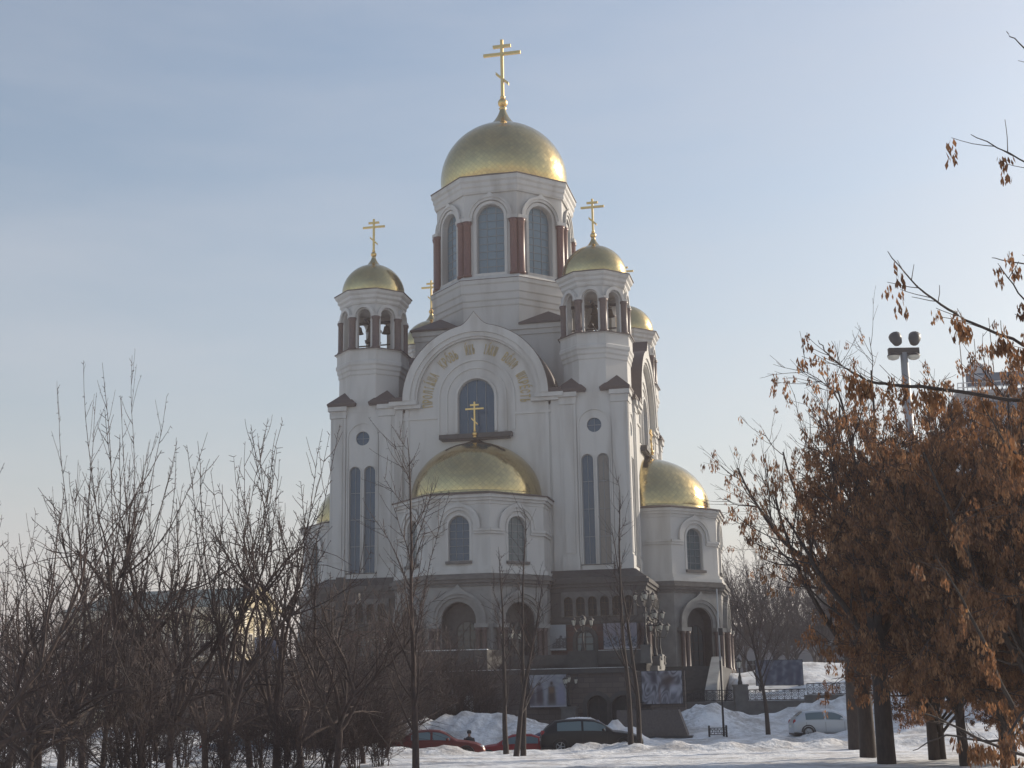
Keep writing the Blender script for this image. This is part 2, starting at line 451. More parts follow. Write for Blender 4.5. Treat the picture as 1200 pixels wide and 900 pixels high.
# ------------------------------------------------------------------ ground: one sheet to the horizon
def sstep(a, b, x):
    t = np.clip((x - a) / (b - a), 0, 1)
    return t * t * (3 - 2 * t)
_rng = np.random.RandomState(5)
_ph = _rng.rand(40, 4)
def lump(x, y, s, k0=0, n=8):
    """cheap smooth noise, about -1..1"""
    r = 0
    for i in range(n):
        p = _ph[(k0 + i) % 40]
        a = p[0] * 2 * PI
        f = (0.6 + 1.2 * p[1]) / s
        r = r + np.sin((x * np.cos(a) + y * np.sin(a)) * f * 2 * PI + p[2] * 2 * PI)
    return r / math.sqrt(n) * 0.7
def gauss(x, y, cx, cy, sx, sy):
    return np.exp(-((x - cx) / sx) ** 2 - ((y - cy) / sy) ** 2)
def ground_h(x, y):
    x = np.asarray(x, float); y = np.asarray(y, float)
    g = 0.0 + 0.9 * sstep(74, 95, y) + 0.0 * x
    g = g + 0.55 * sstep(52, 70, y) * sstep(14, 22, x)
    # the road lies lower on the left
    trough = sstep(63.2, 65.2, y) * (1 - sstep(75, 82, y))
    g = g - trough * (0.45 + 0.45 * sstep(-5.5, -2.6, x)) * (1 - sstep(0.6, 2.0, x))
    # cleared snow thrown up in a ridge along the kerb
    r = np.exp(-((y - 62.3 - 0.5 * lump(x, 0 * y, 9, 3)) / 1.1) ** 2)
    g = g + r * (1 - .65 * sstep(-3.2, -1.6, x) * (1 - sstep(1.2, 2.4, x))) * (0.30 + 0.13 * lump(x, y, 2.6, 7) + 0.10 * lump(x, y, 0.9, 17))
    r2 = np.exp(-((y - 74.5) / 2.0) ** 2) * sstep(8, 11, x)
    g = g + r2 * (0.30 + 0.16 * lump(x, y, 3.0, 11))
    # heaps in front of the terrace
    rough = 1 + 0.16 * lump(x, y, 1.7, 22) + 0.07 * lump(x, y, 0.7, 30)
    g = g + rough * (1.3 * gauss(x, y, -2.3, 82, 2.6, 3.6) + 0.75 * gauss(x, y, 0.9, 81, 2.2, 3.0) + 0.9 * gauss(x, y, -6.5, 83, 2.6, 3)
             + 1.35 * gauss(x, y, 11.0, 86, 2.1, 3.4) + 1.15 * gauss(x, y, 5.0, 70.5, 1.5, 1.2) + 0.55 * gauss(x, y, 14.2, 87, 2.6, 3)
             + 1.25 * gauss(x, y, 21.5, 89, 3.0, 3.2) + 0.8 * gauss(x, y, 17.6, 88, 2.0, 2.5) + 0.9 * gauss(x, y, 27, 90, 4, 3))
    # bank rising behind the railing, right of the church
    g = g + (1.1 * sstep(92.5, 95, y) + 2.2 * sstep(95, 116, y)) * sstep(14.4, 16.8, x) * (1 + 0.05 * lump(x, y, 6, 5))
    g = g + 0.6 * gauss(x, y, 23.5, 113, 4.5, 7)
    g = g + 0.03 * lump(x, y, 4, 14) * sstep(30, 40, y) + 0.022 * lump(x, y, 1.3, 25) * sstep(36, 45, y) * (1 - sstep(130, 160, y))
    return g
def gz(x, y): return float(ground_h(x, y))

def axis(parts):
    r = []
    for a, b, st in parts: r += list(np.arange(a, b, st))
    return np.array(r + [parts[-1][1]])
gx = axis([(-900, -300, 100), (-300, -100, 40), (-100, -40, 6), (-40, -20, 0.8), (-20, 30, 0.3), (30, 48, 0.9), (48, 110, 6), (110, 300, 40), (300, 900, 100)])
gy = axis([(-120, 0, 20), (0, 40, 4), (40, 56, 0.8), (56, 93, 0.3), (93, 130, 0.9), (130, 220, 10), (220, 1000, 78)])
XX, YY = np.meshgrid(gx, gy)
ZZ = ground_h(XX, YY)
nx, ny = len(gx), len(gy)
me = bpy.data.meshes.new('ground')
vv = np.stack([XX.ravel(), YY.ravel(), ZZ.ravel()], 1)
idx = np.arange(nx * ny).reshape(ny, nx)
ff = np.stack([idx[:-1, :-1].ravel(), idx[:-1, 1:].ravel(), idx[1:, 1:].ravel(), idx[1:, :-1].ravel()], 1)
me.from_pydata(vv.tolist(), [], ff.tolist())
me.materials.append(M['snow'])
me.polygons.foreach_set('use_smooth', [True] * len(ff))
ga = me.attributes.new('grit', 'FLOAT', 'POINT')
grit = np.exp(-((YY - 63.0) / 2.4) ** 2) * .8 + np.exp(-((YY - 75.5) / 2.6) ** 2) * .75 * sstep(6, 10, XX) + .55 * np.exp(-((YY - 83) / 5) ** 2) + .3 * sstep(64, 70, YY) * (1 - sstep(90, 96, YY))
grit = np.clip(grit * (0.75 + .5 * lump(XX, YY, 5, 9)), 0, 1)
ga.data.foreach_set('value', grit.ravel())
ground = bpy.data.objects.new('ground', me)
COL.objects.link(ground)
tag(ground, 'snow covered ground with trampled patches and ploughed ridges', 'ground', kind='structure')

# ------------------------------------------------------------------ air
mb = MB()
mb.box(-950, 950, -160, 1040, -3.2, 75.0)
mt = bpy.data.materials.new('haze_air'); mt.use_nodes = True
mt.node_tree.nodes.clear()
pv = mt.node_tree.nodes.new('ShaderNodeVolumePrincipled'); po = mt.node_tree.nodes.new('ShaderNodeOutputMaterial')
pv.inputs['Color'].default_value = (1.0, 0.88, 0.90, 1)
pv.inputs['Density'].default_value = HAZE_DENSITY
pv.inputs['Anisotropy'].default_value = 0.15
mt.node_tree.links.new(pv.outputs[0], po.inputs['Volume'])
haze = mb.build('haze', mt)
tag(haze, 'thin pale winter haze over the whole square', 'haze', kind='stuff')

# ------------------------------------------------------------------ the church
TH = R_(12.26)
CHX, CHY = -0.43, 121.6
church = empty('church', (CHX, CHY, 0), -TH, 'large white church with five gilded domes on a dark stone ground storey', 'church')
def cw(u, v, z=0.0):
    """church plan -> world"""
    return Vector((CHX + u * math.cos(TH) + v * math.sin(TH), CHY - u * math.sin(TH) + v * math.cos(TH), z))
A_, B_, H_ = 9.5, 9.1, 2.64
FU, FV = A_ + H_, B_ + H_          # half width, half depth of the white body
PL, GR = M['plaster'], M['granite_grey']

def rect_ring(mb, hu, hv, z0, z1, mat=0, hu1=None, hv1=None):
    p = [(-hu, -hv), (hu, -hv), (hu, hv), (-hu, hv)]
    t = None
    if hu1 is not None: t = [(-hu1, -hv1), (hu1, -hv1), (hu1, hv1), (-hu1, hv1)]
    mb.prism(p, z0, z1, mat, t)

def dome_profile(R, z0, drop, h, flare_h, neck, n=14):
    """from the rim at z0 up a slightly bulged hemisphere into a concave neck"""
    pr = []
    a0 = -math.asin(min(0.9, drop / R))
    zc = z0 + drop
    a1 = R_(76)
    for i in range(n + 1):
        a = a0 + (a1 - a0) * i / n
        pr.append((R * math.cos(a), zc + h * math.sin(a)))
    r1, z1 = pr[-1]
    for i in range(1, 9):
        t = i / 8
        pr.append((neck + (r1 - neck) * (1 - t) ** 2.3, z1 + flare_h * t ** 0.92))
    return pr

def ortho_cross(name, parent, z_orb, r_orb, z_top, wid, th, loc=(0, 0, 0), rz=0.0):
    mb = MB()
    mb.sphere((0, 0, z_orb), r_orb, 14)
    mb.lathe([(r_orb * .62, z_orb - r_orb * 1.5), (r_orb * .8, z_orb - r_orb * 1.2), (r_orb * .4, z_orb - r_orb * .9)], 12)
    mb.lathe([(r_orb * .35, z_orb + r_orb * .9), (r_orb * .55, z_orb + r_orb * 1.15), (th * .8, z_orb + r_orb * 1.5)], 12)
    z0 = z_orb + r_orb * 0.9
    H = z_top - z0
    t = th / 2
    mb.box(-t, t, -t, t, z0, z_top)
    zb = z0 + H * 0.76
    mb.box(-wid / 2, wid / 2, -t * 1.02, t * 1.02, zb - t, zb + t)
    zs = z0 + H * 0.89
    mb.box(-wid * .24, wid * .24, -t * 1.02, t * 1.02, zs - t, zs + t)
    zl = z0 + H * 0.34
    q = wid * .17; dz = q * 0.95
    mb.add([(-q, -t * 1.05, zl + dz - t), (q, -t * 1.05, zl - dz - t), (q, t * 1.05, zl - dz - t), (-q, t * 1.05, zl + dz - t),
            (-q, -t * 1.05, zl + dz + t), (q, -t * 1.05, zl - dz + t), (q, t * 1.05, zl - dz + t), (-q, t * 1.05, zl + dz + t)],
           [(0, 3, 2, 1), (4, 5, 6, 7), (0, 1, 5, 4), (1, 2, 6, 5), (2, 3, 7, 6), (3, 0, 4, 7)])
    return mb.build(name, M['gilt'], parent, loc, rz)

def arch_window(fr, sc, hw, z0, zs, d, parent, cols=3, rows=6, gmat=None, fmat=None, bar=0.035, loc=(0, 0, 0), name='window', fan=False):
    """glass leaf with its bars, set back in an arched opening"""
    mb = MB()
    mb.plate(fr, arch(sc, hw, z0, zs), (), d, d, 0)
    top = zs + hw
    for i in range(1, cols):
        x = -hw + 2 * hw * i / cols
        zt = zs + math.sqrt(max(0.0, hw * hw - x * x))
        mb.fbox(fr, sc + x - bar / 2, sc + x + bar / 2, z0, zt, d + 0.003, d + 0.05, 1)
    zz = z0
    for j in range(1, rows + 1):
        z = z0 + (top - z0) * j / (rows + 1)
        xw = hw if z < zs else math.sqrt(max(0.01, hw * hw - (z - zs) ** 2))
        mb.fbox(fr, sc - xw, sc + xw, z - bar / 2, z + bar / 2, d + 0.004, d + 0.044, 1)
    arch_band(mb, fr, sc, zs, hw - bar * 1.6, hw, z0, d + 0.002, d + 0.06, 0, 1, 14)
    mb.fbox(fr, sc - hw, sc + hw, z0, z0 + bar * 1.6, d + 0.001, d + 0.062, 1)
    return mb.build(name, [gmat or M['glass'], fmat or M['frame']], parent, loc)

def oct_pts(ap, a0=PI / 8):
    R = ap / math.cos(PI / 8)
    return [(R * math.cos(a0 + i * PI / 4), R * math.sin(a0 + i * PI / 4)) for i in range(8)]
def oct_lathe(mb, prof, mat=0, cap=True):
    c = 1 / math.cos(PI / 8)
    mb.lathe([(r * c, z) for r, z in prof], 8, mat=mat, smooth=False, a0=PI / 8, cap=cap)
def face_frame(ap, i, cx=0, cy=0):
    """frame of octagon face i, outward at angle i*45 deg"""
    a = i * PI / 4
    N = (math.cos(a), math.sin(a)); S = (-math.sin(a), math.cos(a))
    return ((cx + N[0] * ap, cy + N[1] * ap, 0), S, N)

# ---- body: four facade bays with their round gables
SIDES = {'front': ((0, -FV, 0), (1, 0), (0, -1), A_ - H_), 'right': ((FU, 0, 0), (0, 1), (1, 0), B_ - H_),
         'left': ((-FU, 0, 0), (0, -1), (-1, 0), B_ - H_), 'rear': ((0, FV, 0), (-1, 0), (0, 1), A_ - H_)}
ZB, ZE = 12.3, 26.4                # top of the dark base, eaves
def facade_bay(side):
    O, S, N, half = SIDES[side]
    fr = (O, S, N)
    zr = 5.9 if side in ('front', 'rear') else 5.55
    mb = MB()
    gable = arc_r(zr, ZE, 0, 72, 1.0, .20)
    outer = [(-half, ZB), (half, ZB), (half, ZE - 0.9)] + ([(zr, ZE - .9)] if zr < half else []) + gable + ([(-zr, ZE - .9)] if zr < half else []) + [(-half, ZE - 0.9)]
    mb.plate(fr, outer, [arch(0, 1.5, 23.45, 26.46)], -0.45, -0.12, 0)
    # roll of the gable: stepped archivolt standing proud, with the ogee tip
    arch_band(mb, fr, 0, ZE, 5.02 * zr / 5.9, zr + 0.02, ZE, -0.6, 0.34, 1.0, 0, 72, .21)
    arch_band(mb, fr, 0, ZE, 5.38 * zr / 5.9, zr + 0.10, ZE, 0.34, 0.46, 1.05, 0, 72, .21)
    arch_band(mb, fr, 0, ZE, 4.86 * zr / 5.9, 5.10 * zr / 5.9, ZE, -0.1, 0.20, 0)
    # horizontal returns of the cornice at its feet
    for sg in (-1, 1):
        a, b = sorted((sg * 4.86 * zr / 5.9, sg * (half + 0.3)))
        mb.fbox(fr, a, b, ZE - 0.34, ZE - 0.003, -0.3, 0.40)
        a, b = sorted((sg * 4.55 * zr / 5.9, sg * (half - 0.1)))
        mb.fbox(fr, a, b, ZE - 0.62, ZE - 0.345, -0.3, 0.24)
        a, b = sorted((sg * 3.1, sg * (half - 0.5)))
        mb.fbox(fr, a, b, ZE - 1.55, ZE - 1.32, -0.13, -0.03)
        # flat strips beside the middle panel
        a, b = sorted((sg * (half - 0.75), sg * half))
        mb.fbox(fr, a, b, ZB, ZE - 0.63, -0.2, 0.02)
        a, b = sorted((sg * (half - 1.25), sg * (half - 0.95)))
        mb.fbox(fr, a, b, ZB, ZE - 0.63, -0.2, -0.05)
    # rings round the window
    arch_band(mb, fr, 0, 26.46, 1.52, 1.72, 23.6, -0.13, 0.04)
    arch_band(mb, fr, 0, 26.46, 2.36, 2.52, 23.6, -0.13, -0.03)
    arch_band(mb, fr, 0, 26.46, 3.02, 3.20, 23.6, -0.13, -0.02)
    # barrel behind the gable back to the middle block
    dpt = (FV if side in ('front', 'rear') else FU) - 6.3
    arch_band(mb, fr, 0, ZE, zr - 0.25, zr, ZE, -dpt, -0.45, 1.0, 0, 72, .21)
    o = mb.build('facade_bay', PL, church)
    # sheet roof over the barrel
    mb = MB()
    arch_band(mb, fr, 0, ZE, zr + 0.103, zr + 0.14, ZE, -dpt, 0.475, 1.05, 0, 72, .21, 1.05)
    for sg in (-1, 1):
        a, b = sorted((sg * (zr - 0.1), sg * (half + 0.1)))
        mb.fbox(fr, a, b, ZE + 0.003, ZE + 0.32, -dpt, 0.44)
    mb.build('roof', M['roof'], o)
    arch_window(fr, 0, 1.5, 23.45, 26.46, -0.38, o, 4, 0, bar=0.04)
    mb = MB()
    mb.fbox(fr, -2.96, 2.98, 23.05, 23.42, -0.14, 0.42)
    mb.fbox(fr, -2.8, 2.8, 22.92, 23.05, -0.14, 0.25)
    mb.build('window_sill', M['granite_dark'], o)
    return o, fr
bays = {k: facade_bay(k) for k in SIDES}

# gilt inscription set along the front gable
def glyph(ch, size):
    c = bpy.data.curves.new('glyph', 'FONT'); c.body = ch; c.size = size; c.extrude = 0.03; c.align_x = 'CENTER'; c.resolution_u = 3; c.offset = 0.02
    ob = bpy.data.objects.new('glyph', c); COL.objects.link(ob)
    dg = bpy.context.evaluated_depsgraph_get()
    me_ = bpy.data.meshes.new_from_object(ob.evaluated_get(dg))
    vs = [tuple(v.co) for v in me_.vertices]; fs = [tuple(p.vertices) for p in me_.polygons]
    bpy.data.objects.remove(ob); bpy.data.curves.remove(c); bpy.data.meshes.remove(me_)
    return vs, fs
def inscription(o, fr):
    O, S, N = fr
    mb = MB()
    words = [('ПРОЛІѦША', 188.5, 146.5), ('КРОВЬ', 136.5, 111.8), ('ИХЪ', 102.8, 90.6), ('ІАКѠ', 80.8, 63.8), ('ВОДѸ', 55.4, 35.0), ('ѠКРЕСТЪ', 27.2, -9.2)]
    r = 3.63
    cache = {}
    for wd, a0, a1 in words:
        step = (a1 - a0) / (len(wd))
        for i, ch in enumerate(wd):
            if ch not in cache:
                vs, fs = glyph(ch, 1.0)
                xs = [v[0] for v in vs]; ys = [v[1] for v in vs]
                cache[ch] = (vs, fs, min(xs), max(xs), min(ys), max(ys))
            vs, fs, x0, x1, y0, y1 = cache[ch]
            if x1 - x0 < 1e-6: continue
            wmax = abs(R_(step)) * 4.0 * 0.75
            sx = min(wmax / (x1 - x0), 1.1) if ch != 'І' else wmax * 0.4 / (x1 - x0)
            sy = 0.84 / (y1 - y0)
            a = R_(a0 + step * (i + 0.5))
            ca, sa = math.cos(a), math.sin(a)
            pts = []
            for x, y, z in vs:
                lx = (x - (x0 + x1) / 2) * sx; ly = r + (y - y0) * sy
                s = ly * ca + lx * sa; zz = 26.4 + ly * sa - lx * ca
                d = -0.075 + z * 0.8
                pts.append((O[0] + S[0] * s + N[0] * d, O[1] + S[1] * s + N[1] * d, zz))
            mb.add(pts, fs, 0)
            if (wd, i) in (('ПРОЛІѦША', 5), ('КРОВЬ', 2), ('ИХЪ', 0), ('ІАКѠ', 1), ('ВОДѸ', 1), ('ѠКРЕСТЪ', 3)):
                # the stress mark over the vowel
                q = []
                for lx, ly, dd in ((-.07, .90, 0), (.0, .90, 0), (.13, 1.06, 0), (.06, 1.06, 0), (-.07, .90, 1), (.0, .90, 1), (.13, 1.06, 1), (.06, 1.06, 1)):
                    ly += r
                    s = ly * ca + lx * sa; zz = 26.4 + ly * sa - lx * ca; d = -0.10 + .05 * dd
                    q.append((O[0] + S[0] * s + N[0] * d, O[1] + S[1] * s + N[1] * d, zz))
                mb.add(q, [(4, 5, 6, 7), (0, 1, 5, 4), (1, 2, 6, 5), (2, 3, 7, 6), (3, 0, 4, 7)], 0)
    t = mb.build('inscription', M['letters'], o)
    return t
inscription(*bays['front'])

# ---- middle block and drum
mb = MB()
WB = 6.55
rect_ring(mb, WB, WB, 24.0, 33.2)
rect_ring(mb, WB + 0.22, WB + 0.22, 33.2, 33.62)
rect_ring(mb, WB + 0.1, WB + 0.1, 32.75, 33.2)
block = mb.build('middle_block', PL, church)
mb = MB()
def corner_roof(mb, cx, cy, hx, hy, z, h, mat=0, apx=0.0, apy=0.0, t=0.14):
    mb.box(cx - hx, cx + hx, cy - hy, cy + hy, z, z + t, mat)
    mb.add([(cx - hx, cy - hy, z + t), (cx + hx, cy - hy, z + t), (cx + hx, cy + hy, z + t), (cx - hx, cy + hy, z + t), (cx + apx, cy + apy, z + h)],
           [(0, 1, 4), (1, 2, 4), (2, 3, 4), (3, 0, 4), (3, 2, 1, 0)], mat)
for sx in (-1, 1):
    for sy in (-1, 1):
        mb = MB()
        corner_roof(mb, sx * 4.75, sy * 4.75, 2.18, 2.18, 33.623, 1.55)
        mb.build('corner_roof', M['roof'], block)

AP = 5.72
mb = MB()
oct_lathe(mb, [(5.90, 30.0), (5.90, 35.6), (5.99, 35.72), (5.99, 36.1), (6.08, 36.22), (6.08, 36.75), (6.17, 36.87), (6.17, 37.55), (6.26, 37.68), (6.26, 38.0), (6.1, 38.25), (5.9, 38.45)])
side_h = AP * math.tan(PI / 8)
for i in range(8):
    fr = face_frame(5.72, i)
    sh = 5.72 * math.tan(PI / 8)
    mb.plate(fr, [(-sh, 38.4), (sh, 38.4), (sh, 46.3), (-sh, 46.3)], [arch(0, 1.22, 38.7, 43.75)], -0.6, 0.0)
    arch_band(mb, fr, 0, 43.75, 1.24, 1.5, 38.7, 0.0, 0.12)
    arch_band(mb, fr, 0, 43.75, 1.58, 1.9, 43.75, 0.0, 0.22, 0.28, kw=0.3)
    arch_band(mb, fr, 0, 43.75, 1.82, 2.0, 43.75, 0.22, 0.30, 0.3, kw=0.3)
    for sg in (-1, 1):
        a, b = sorted((sg * 1.58, sg * (sh + 0.14)))
        mb.fbox(fr, a, b, 43.42, 43.75, 0.0, 0.42)
    mb.fbox(fr, -1.5, 1.5, 38.4, 38.66, 0.0, 0.2)
oct_lathe(mb, [(5.86, 46.0), (5.95, 46.2), (5.95, 46.5), (6.06, 46.65), (6.06, 46.95), (6.2, 47.12), (6.2, 47.5), (5.9, 47.65), (5.4, 47.8)])
M['glass_backlit'] = glass('drum_glass_painted_backlit', (0.13, 0.20, 0.245))  # paler base colour stands in for daylight passing through the drum
drum = mb.build('drum', PL, church)
mb = MB()
oct_lathe(mb, [(6.27, 47.502), (6.27, 47.57), (5.85, 47.7), (5.5, 47.72)])
mb.build('cornice_flashing', M['roof'], drum)
mb = MB()
oct_lathe(mb, [(6.29, 38.003), (6.29, 38.05), (6.1, 38.1)])
mb.build('ledge_flashing', M['roof'], drum)
for i in range(8):
    fr = face_frame(5.72, i)
    arch_window(fr, 0, 1.22, 38.7, 43.75, -0.46, drum, 3, 8, gmat=M['glass_backlit'], bar=0.05)
for i in range(8):
    for sg in (-1, 1):
        fr = face_frame(5.72, i)
        O, S, N = fr
        s = sg * (sh - 0.30)
        cx, cy = O[0] + S[0] * s + N[0] * 0.1, O[1] + S[1] * s + N[1] * 0.1
        mb = MB()
        mb.lathe([(0.40, 38.42), (0.40, 38.62), (0.335, 38.7), (0.335, 43.1), (0.40, 43.2), (0.43, 43.42)], 14, smooth=True, cap=True)
        mb.build('column', M['column'], drum, (cx, cy, 0))
mb = MB()
mb.lathe(dome_profile(5.8, 47.75, 1.35, 5.55, 2.55, 0.2, 20), 64)
mb.lathe([(5.55, 47.6), (5.72, 47.7), (5.72, 47.84), (5.6, 47.9)], 64)
dome = mb.build('main_dome', M['gold_main'], church)
ortho_cross('cross', dome, 57.0, 0.46, 63.4, 3.55, 0.26)

# ---- corner towers
def corner_tower(cx, cy):
    ou, ov = (1 if cx > 0 else -1), (1 if cy > 0 else -1)
    h = 2.62
    mb = MB()
    exposed = [((0, ov), (-ov, 0) if ov > 0 else (1, 0)), ((ou, 0), (0, 1) if ou > 0 else (0, -1))]
    frames = []
    for N, S in (((0, -1), (1, 0)), ((1, 0), (0, 1)), ((0, 1), (-1, 0)), ((-1, 0), (0, -1))):
        fr = ((N[0] * h, N[1] * h, 0), S, N)
        is_out = (N[0] == ou and N[1] == 0) or (N[1] == ov and N[0] == 0)
        holes = []
        if is_out:
            holes = [arch(-0.62, 0.475, 12.72, 20.85, 10), arch(0.62, 0.475, 12.72, 20.85, 10),
                     [(0.58 * math.cos(2 * PI * i / 20), 23.62 + 0.58 * math.sin(2 * PI * i / 20)) for i in range(20)]]
            frames.append(fr)
        mb.plate(fr, [(-h, ZB), (h, ZB), (h, ZE), (-h, ZE)], holes, -0.3, -0.06)
        if is_out:
            # niche ring, window surrounds, pilasters with caps and bases
            arch_band(mb, fr, 0, 23.62, 1.22, 1.34, 12.9, -0.065, 0.02)
            arch_band(mb, fr, -0.62, 20.85, 0.478, 0.56, 12.72, -0.065, 0.0)
            arch_band(mb, fr, 0.62, 20.85, 0.478, 0.56, 12.72, -0.065, 0.0)
            mb.fbox(fr, -1.2, 1.2, 12.3, 12.66, -0.065, 0.08)
            for sg in (-1, 1):
                for (a, b, z0, z1, d) in ((1.42, 2.70, ZB, 25.62, 0.06), (1.66, 2.46, 13.6, 25.3, 0.12), (1.36, 2.76, ZB, 13.35, 0.16), (1.38, 2.76, 25.35, 25.62, 0.16), (1.30, 2.86, 25.95, 26.3, 0.30), (1.36, 2.80, 25.62, 25.95, 0.12)):
                    lo, hi = sorted((sg * a, sg * b))
                    mb.fbox(fr, lo, hi, z0, z1, -0.06, d)
    # octagon above the square
    oct_lathe(mb, [(2.58, 25.8), (2.58, 28.9), (2.66, 29.0), (2.66, 29.28), (2.76, 29.4), (2.76, 29.66), (2.86, 29.8), (2.86, 30.05), (2.78, 30.15), (2.78, 30.95), (2.9, 31.02), (2.9, 31.1), (2.3, 31.16)])
    # belfry: eight open arches, through which the sky shows
    sh = 2.45 * math.tan(PI / 8)
    for i in range(8):
        fr = face_frame(2.45, i)
        mb.plate(fr, [(-sh, 31.1), (sh, 31.1), (sh, 35.2), (-sh, 35.2)], [arch(0, 0.56, 31.16, 34.02, 12)], -0.42, 0.0, back=True)
        arch_band(mb, fr, 0, 34.02, 0.66, 0.92, 34.02, 0.0, 0.26)
        for sg in (-1, 1):
            a, b = sorted((sg * 0.66, sg * (sh + 0.12)))
            mb.fbox(fr, a, b, 33.86, 34.05, 0.0, 0.30)
    oct_lathe(mb, [(2.52, 35.0), (2.62, 35.15), (2.62, 35.35), (2.78, 35.5), (2.78, 35.72), (2.95, 35.88), (3.02, 36.1), (2.7, 36.2), (2.3, 36.3)])
    t = mb.build('corner_tower', PL, church, (cx, cy, 0))
    mb = MB()
    oct_lathe(mb, [(3.08, 36.103), (3.08, 36.16), (2.6, 36.27)])
    mb.build('cornice_flashing', M['roof'], t)
    mb = MB()
    oct_lathe(mb, [(2.98, 31.04), (2.98, 31.112), (2.5, 31.16)])
    mb.build('ledge_flashing', M['roof'], t)
    # roofs over the corners of the square
    for sx in (-1, 1):
        for sy in (-1, 1):
            if sx == -ou and sy == -ov: continue
            mb = MB()
            hx, hy = 1.15, 1.15
            px, py = sx * 1.76, sy * 1.76
            mb.box(px - hx - .02, px + hx + .02, py - hy - .02, py + hy + .02, 26.3, 26.42)
            corner_roof(mb, px, py, hx + .06, hy + .06, 26.422, 1.32)
            mb.build('corner_roof', M['roof'], t)
    for fr in frames:
        for sc in (-0.62, 0.62):
            arch_window(fr, sc, 0.475, 12.72, 20.85, -0.26, t, 2, 3, gmat=M['glass_lit_inside'] if (sc > 0 and cx > 0) else None, bar=0.04)
        mb = MB()
        circ = [(0.58 * math.cos(2 * PI * i / 20), 23.62 + 0.58 * math.sin(2 * PI * i / 20)) for i in range(20)]
        mb.plate(fr, circ, (), -0.24, -0.24, 0)
        mb.fbox(fr, -0.02, 0.02, 23.05, 24.19, -0.235, -0.2, 1); mb.fbox(fr, -0.56, 0.56, 23.6, 23.64, -0.236, -0.201, 1)
        mb.build('round_window', [M['glass'], M['frame']], t)
        mb = MB()
        mb.fbox(fr, -1.28, 1.28, 12.66, 12.72, -0.06, 0.14)
        mb.build('window_sill', M['granite_dark'], t)
    Rv = 2.45 / math.cos(PI / 8)
    for i in range(8):
        a = PI / 8 + i * PI / 4
        mb = MB()
        mb.lathe([(0.36, 31.12), (0.36, 31.3), (0.29, 31.36), (0.29, 33.6), (0.36, 33.7), (0.38, 33.86)], 12, cap=True)
        mb.build('column', M['column_dark'], t, (Rv * math.cos(a), Rv * math.sin(a), 0))
    # bells on a beam
    mb = MB()
    mb.box(-2.1, 2.1, -0.09, 0.09, 33.9, 34.1); mb.box(-0.09, 0.09, -2.1, 2.1, 33.7, 33.9)
    mb.box(-2.1, 2.1, -0.05, 0.05, 32.0, 32.1); mb.box(-0.05, 0.05, -2.1, 2.1, 31.9, 32.0)
    mb.build('bell_beam', M['iron'], t)
    for (bx, by, s, zb) in ((0, 0, 1.0, 33.7), (1.15, 0.1, .6, 33.9), (-1.2, -0.1, .55, 33.9), (0.1, -1.15, .5, 33.7), (-0.1, 1.2, .5, 33.7)):
        mb = MB()
        mb.lathe([(0.02, zb), (0.07 * s, zb - .1 * s), (0.09 * s, zb - .3 * s), (0.32 * s, zb - .38 * s), (0.40 * s, zb - .62 * s), (0.47 * s, zb - 1.0 * s), (0.62 * s, zb - 1.28 * s), (0.70 * s, zb - 1.4 * s), (0.6 * s, zb - 1.4 * s), (0.42 * s, zb - 1.0 * s)], 16)
        mb.build('bell', M['bell'], t, (bx, by, 0))
    mb = MB()
    mb.lathe(dome_profile(2.66, 36.25, 0.25, 2.62, 1.15, 0.12, 16), 48)
    mb.lathe([(2.6, 36.12), (2.74, 36.2), (2.74, 36.3), (2.6, 36.36)], 48)
    d = mb.build('dome', M['gold_small'], t)
    ortho_cross('cross', t, 40.1, 0.25, 43.3, 1.95, 0.16)
    return t
M['glass_lit_inside'] = glass('window_glass_painted_lit', (0.17, 0.16, 0.15))  # brown base colour stands in for the warm lit interior behind the pane
towers = [corner_tower(sx * A_, sy * B_) for sx in (-1, 1) for sy in (-1, 1)]

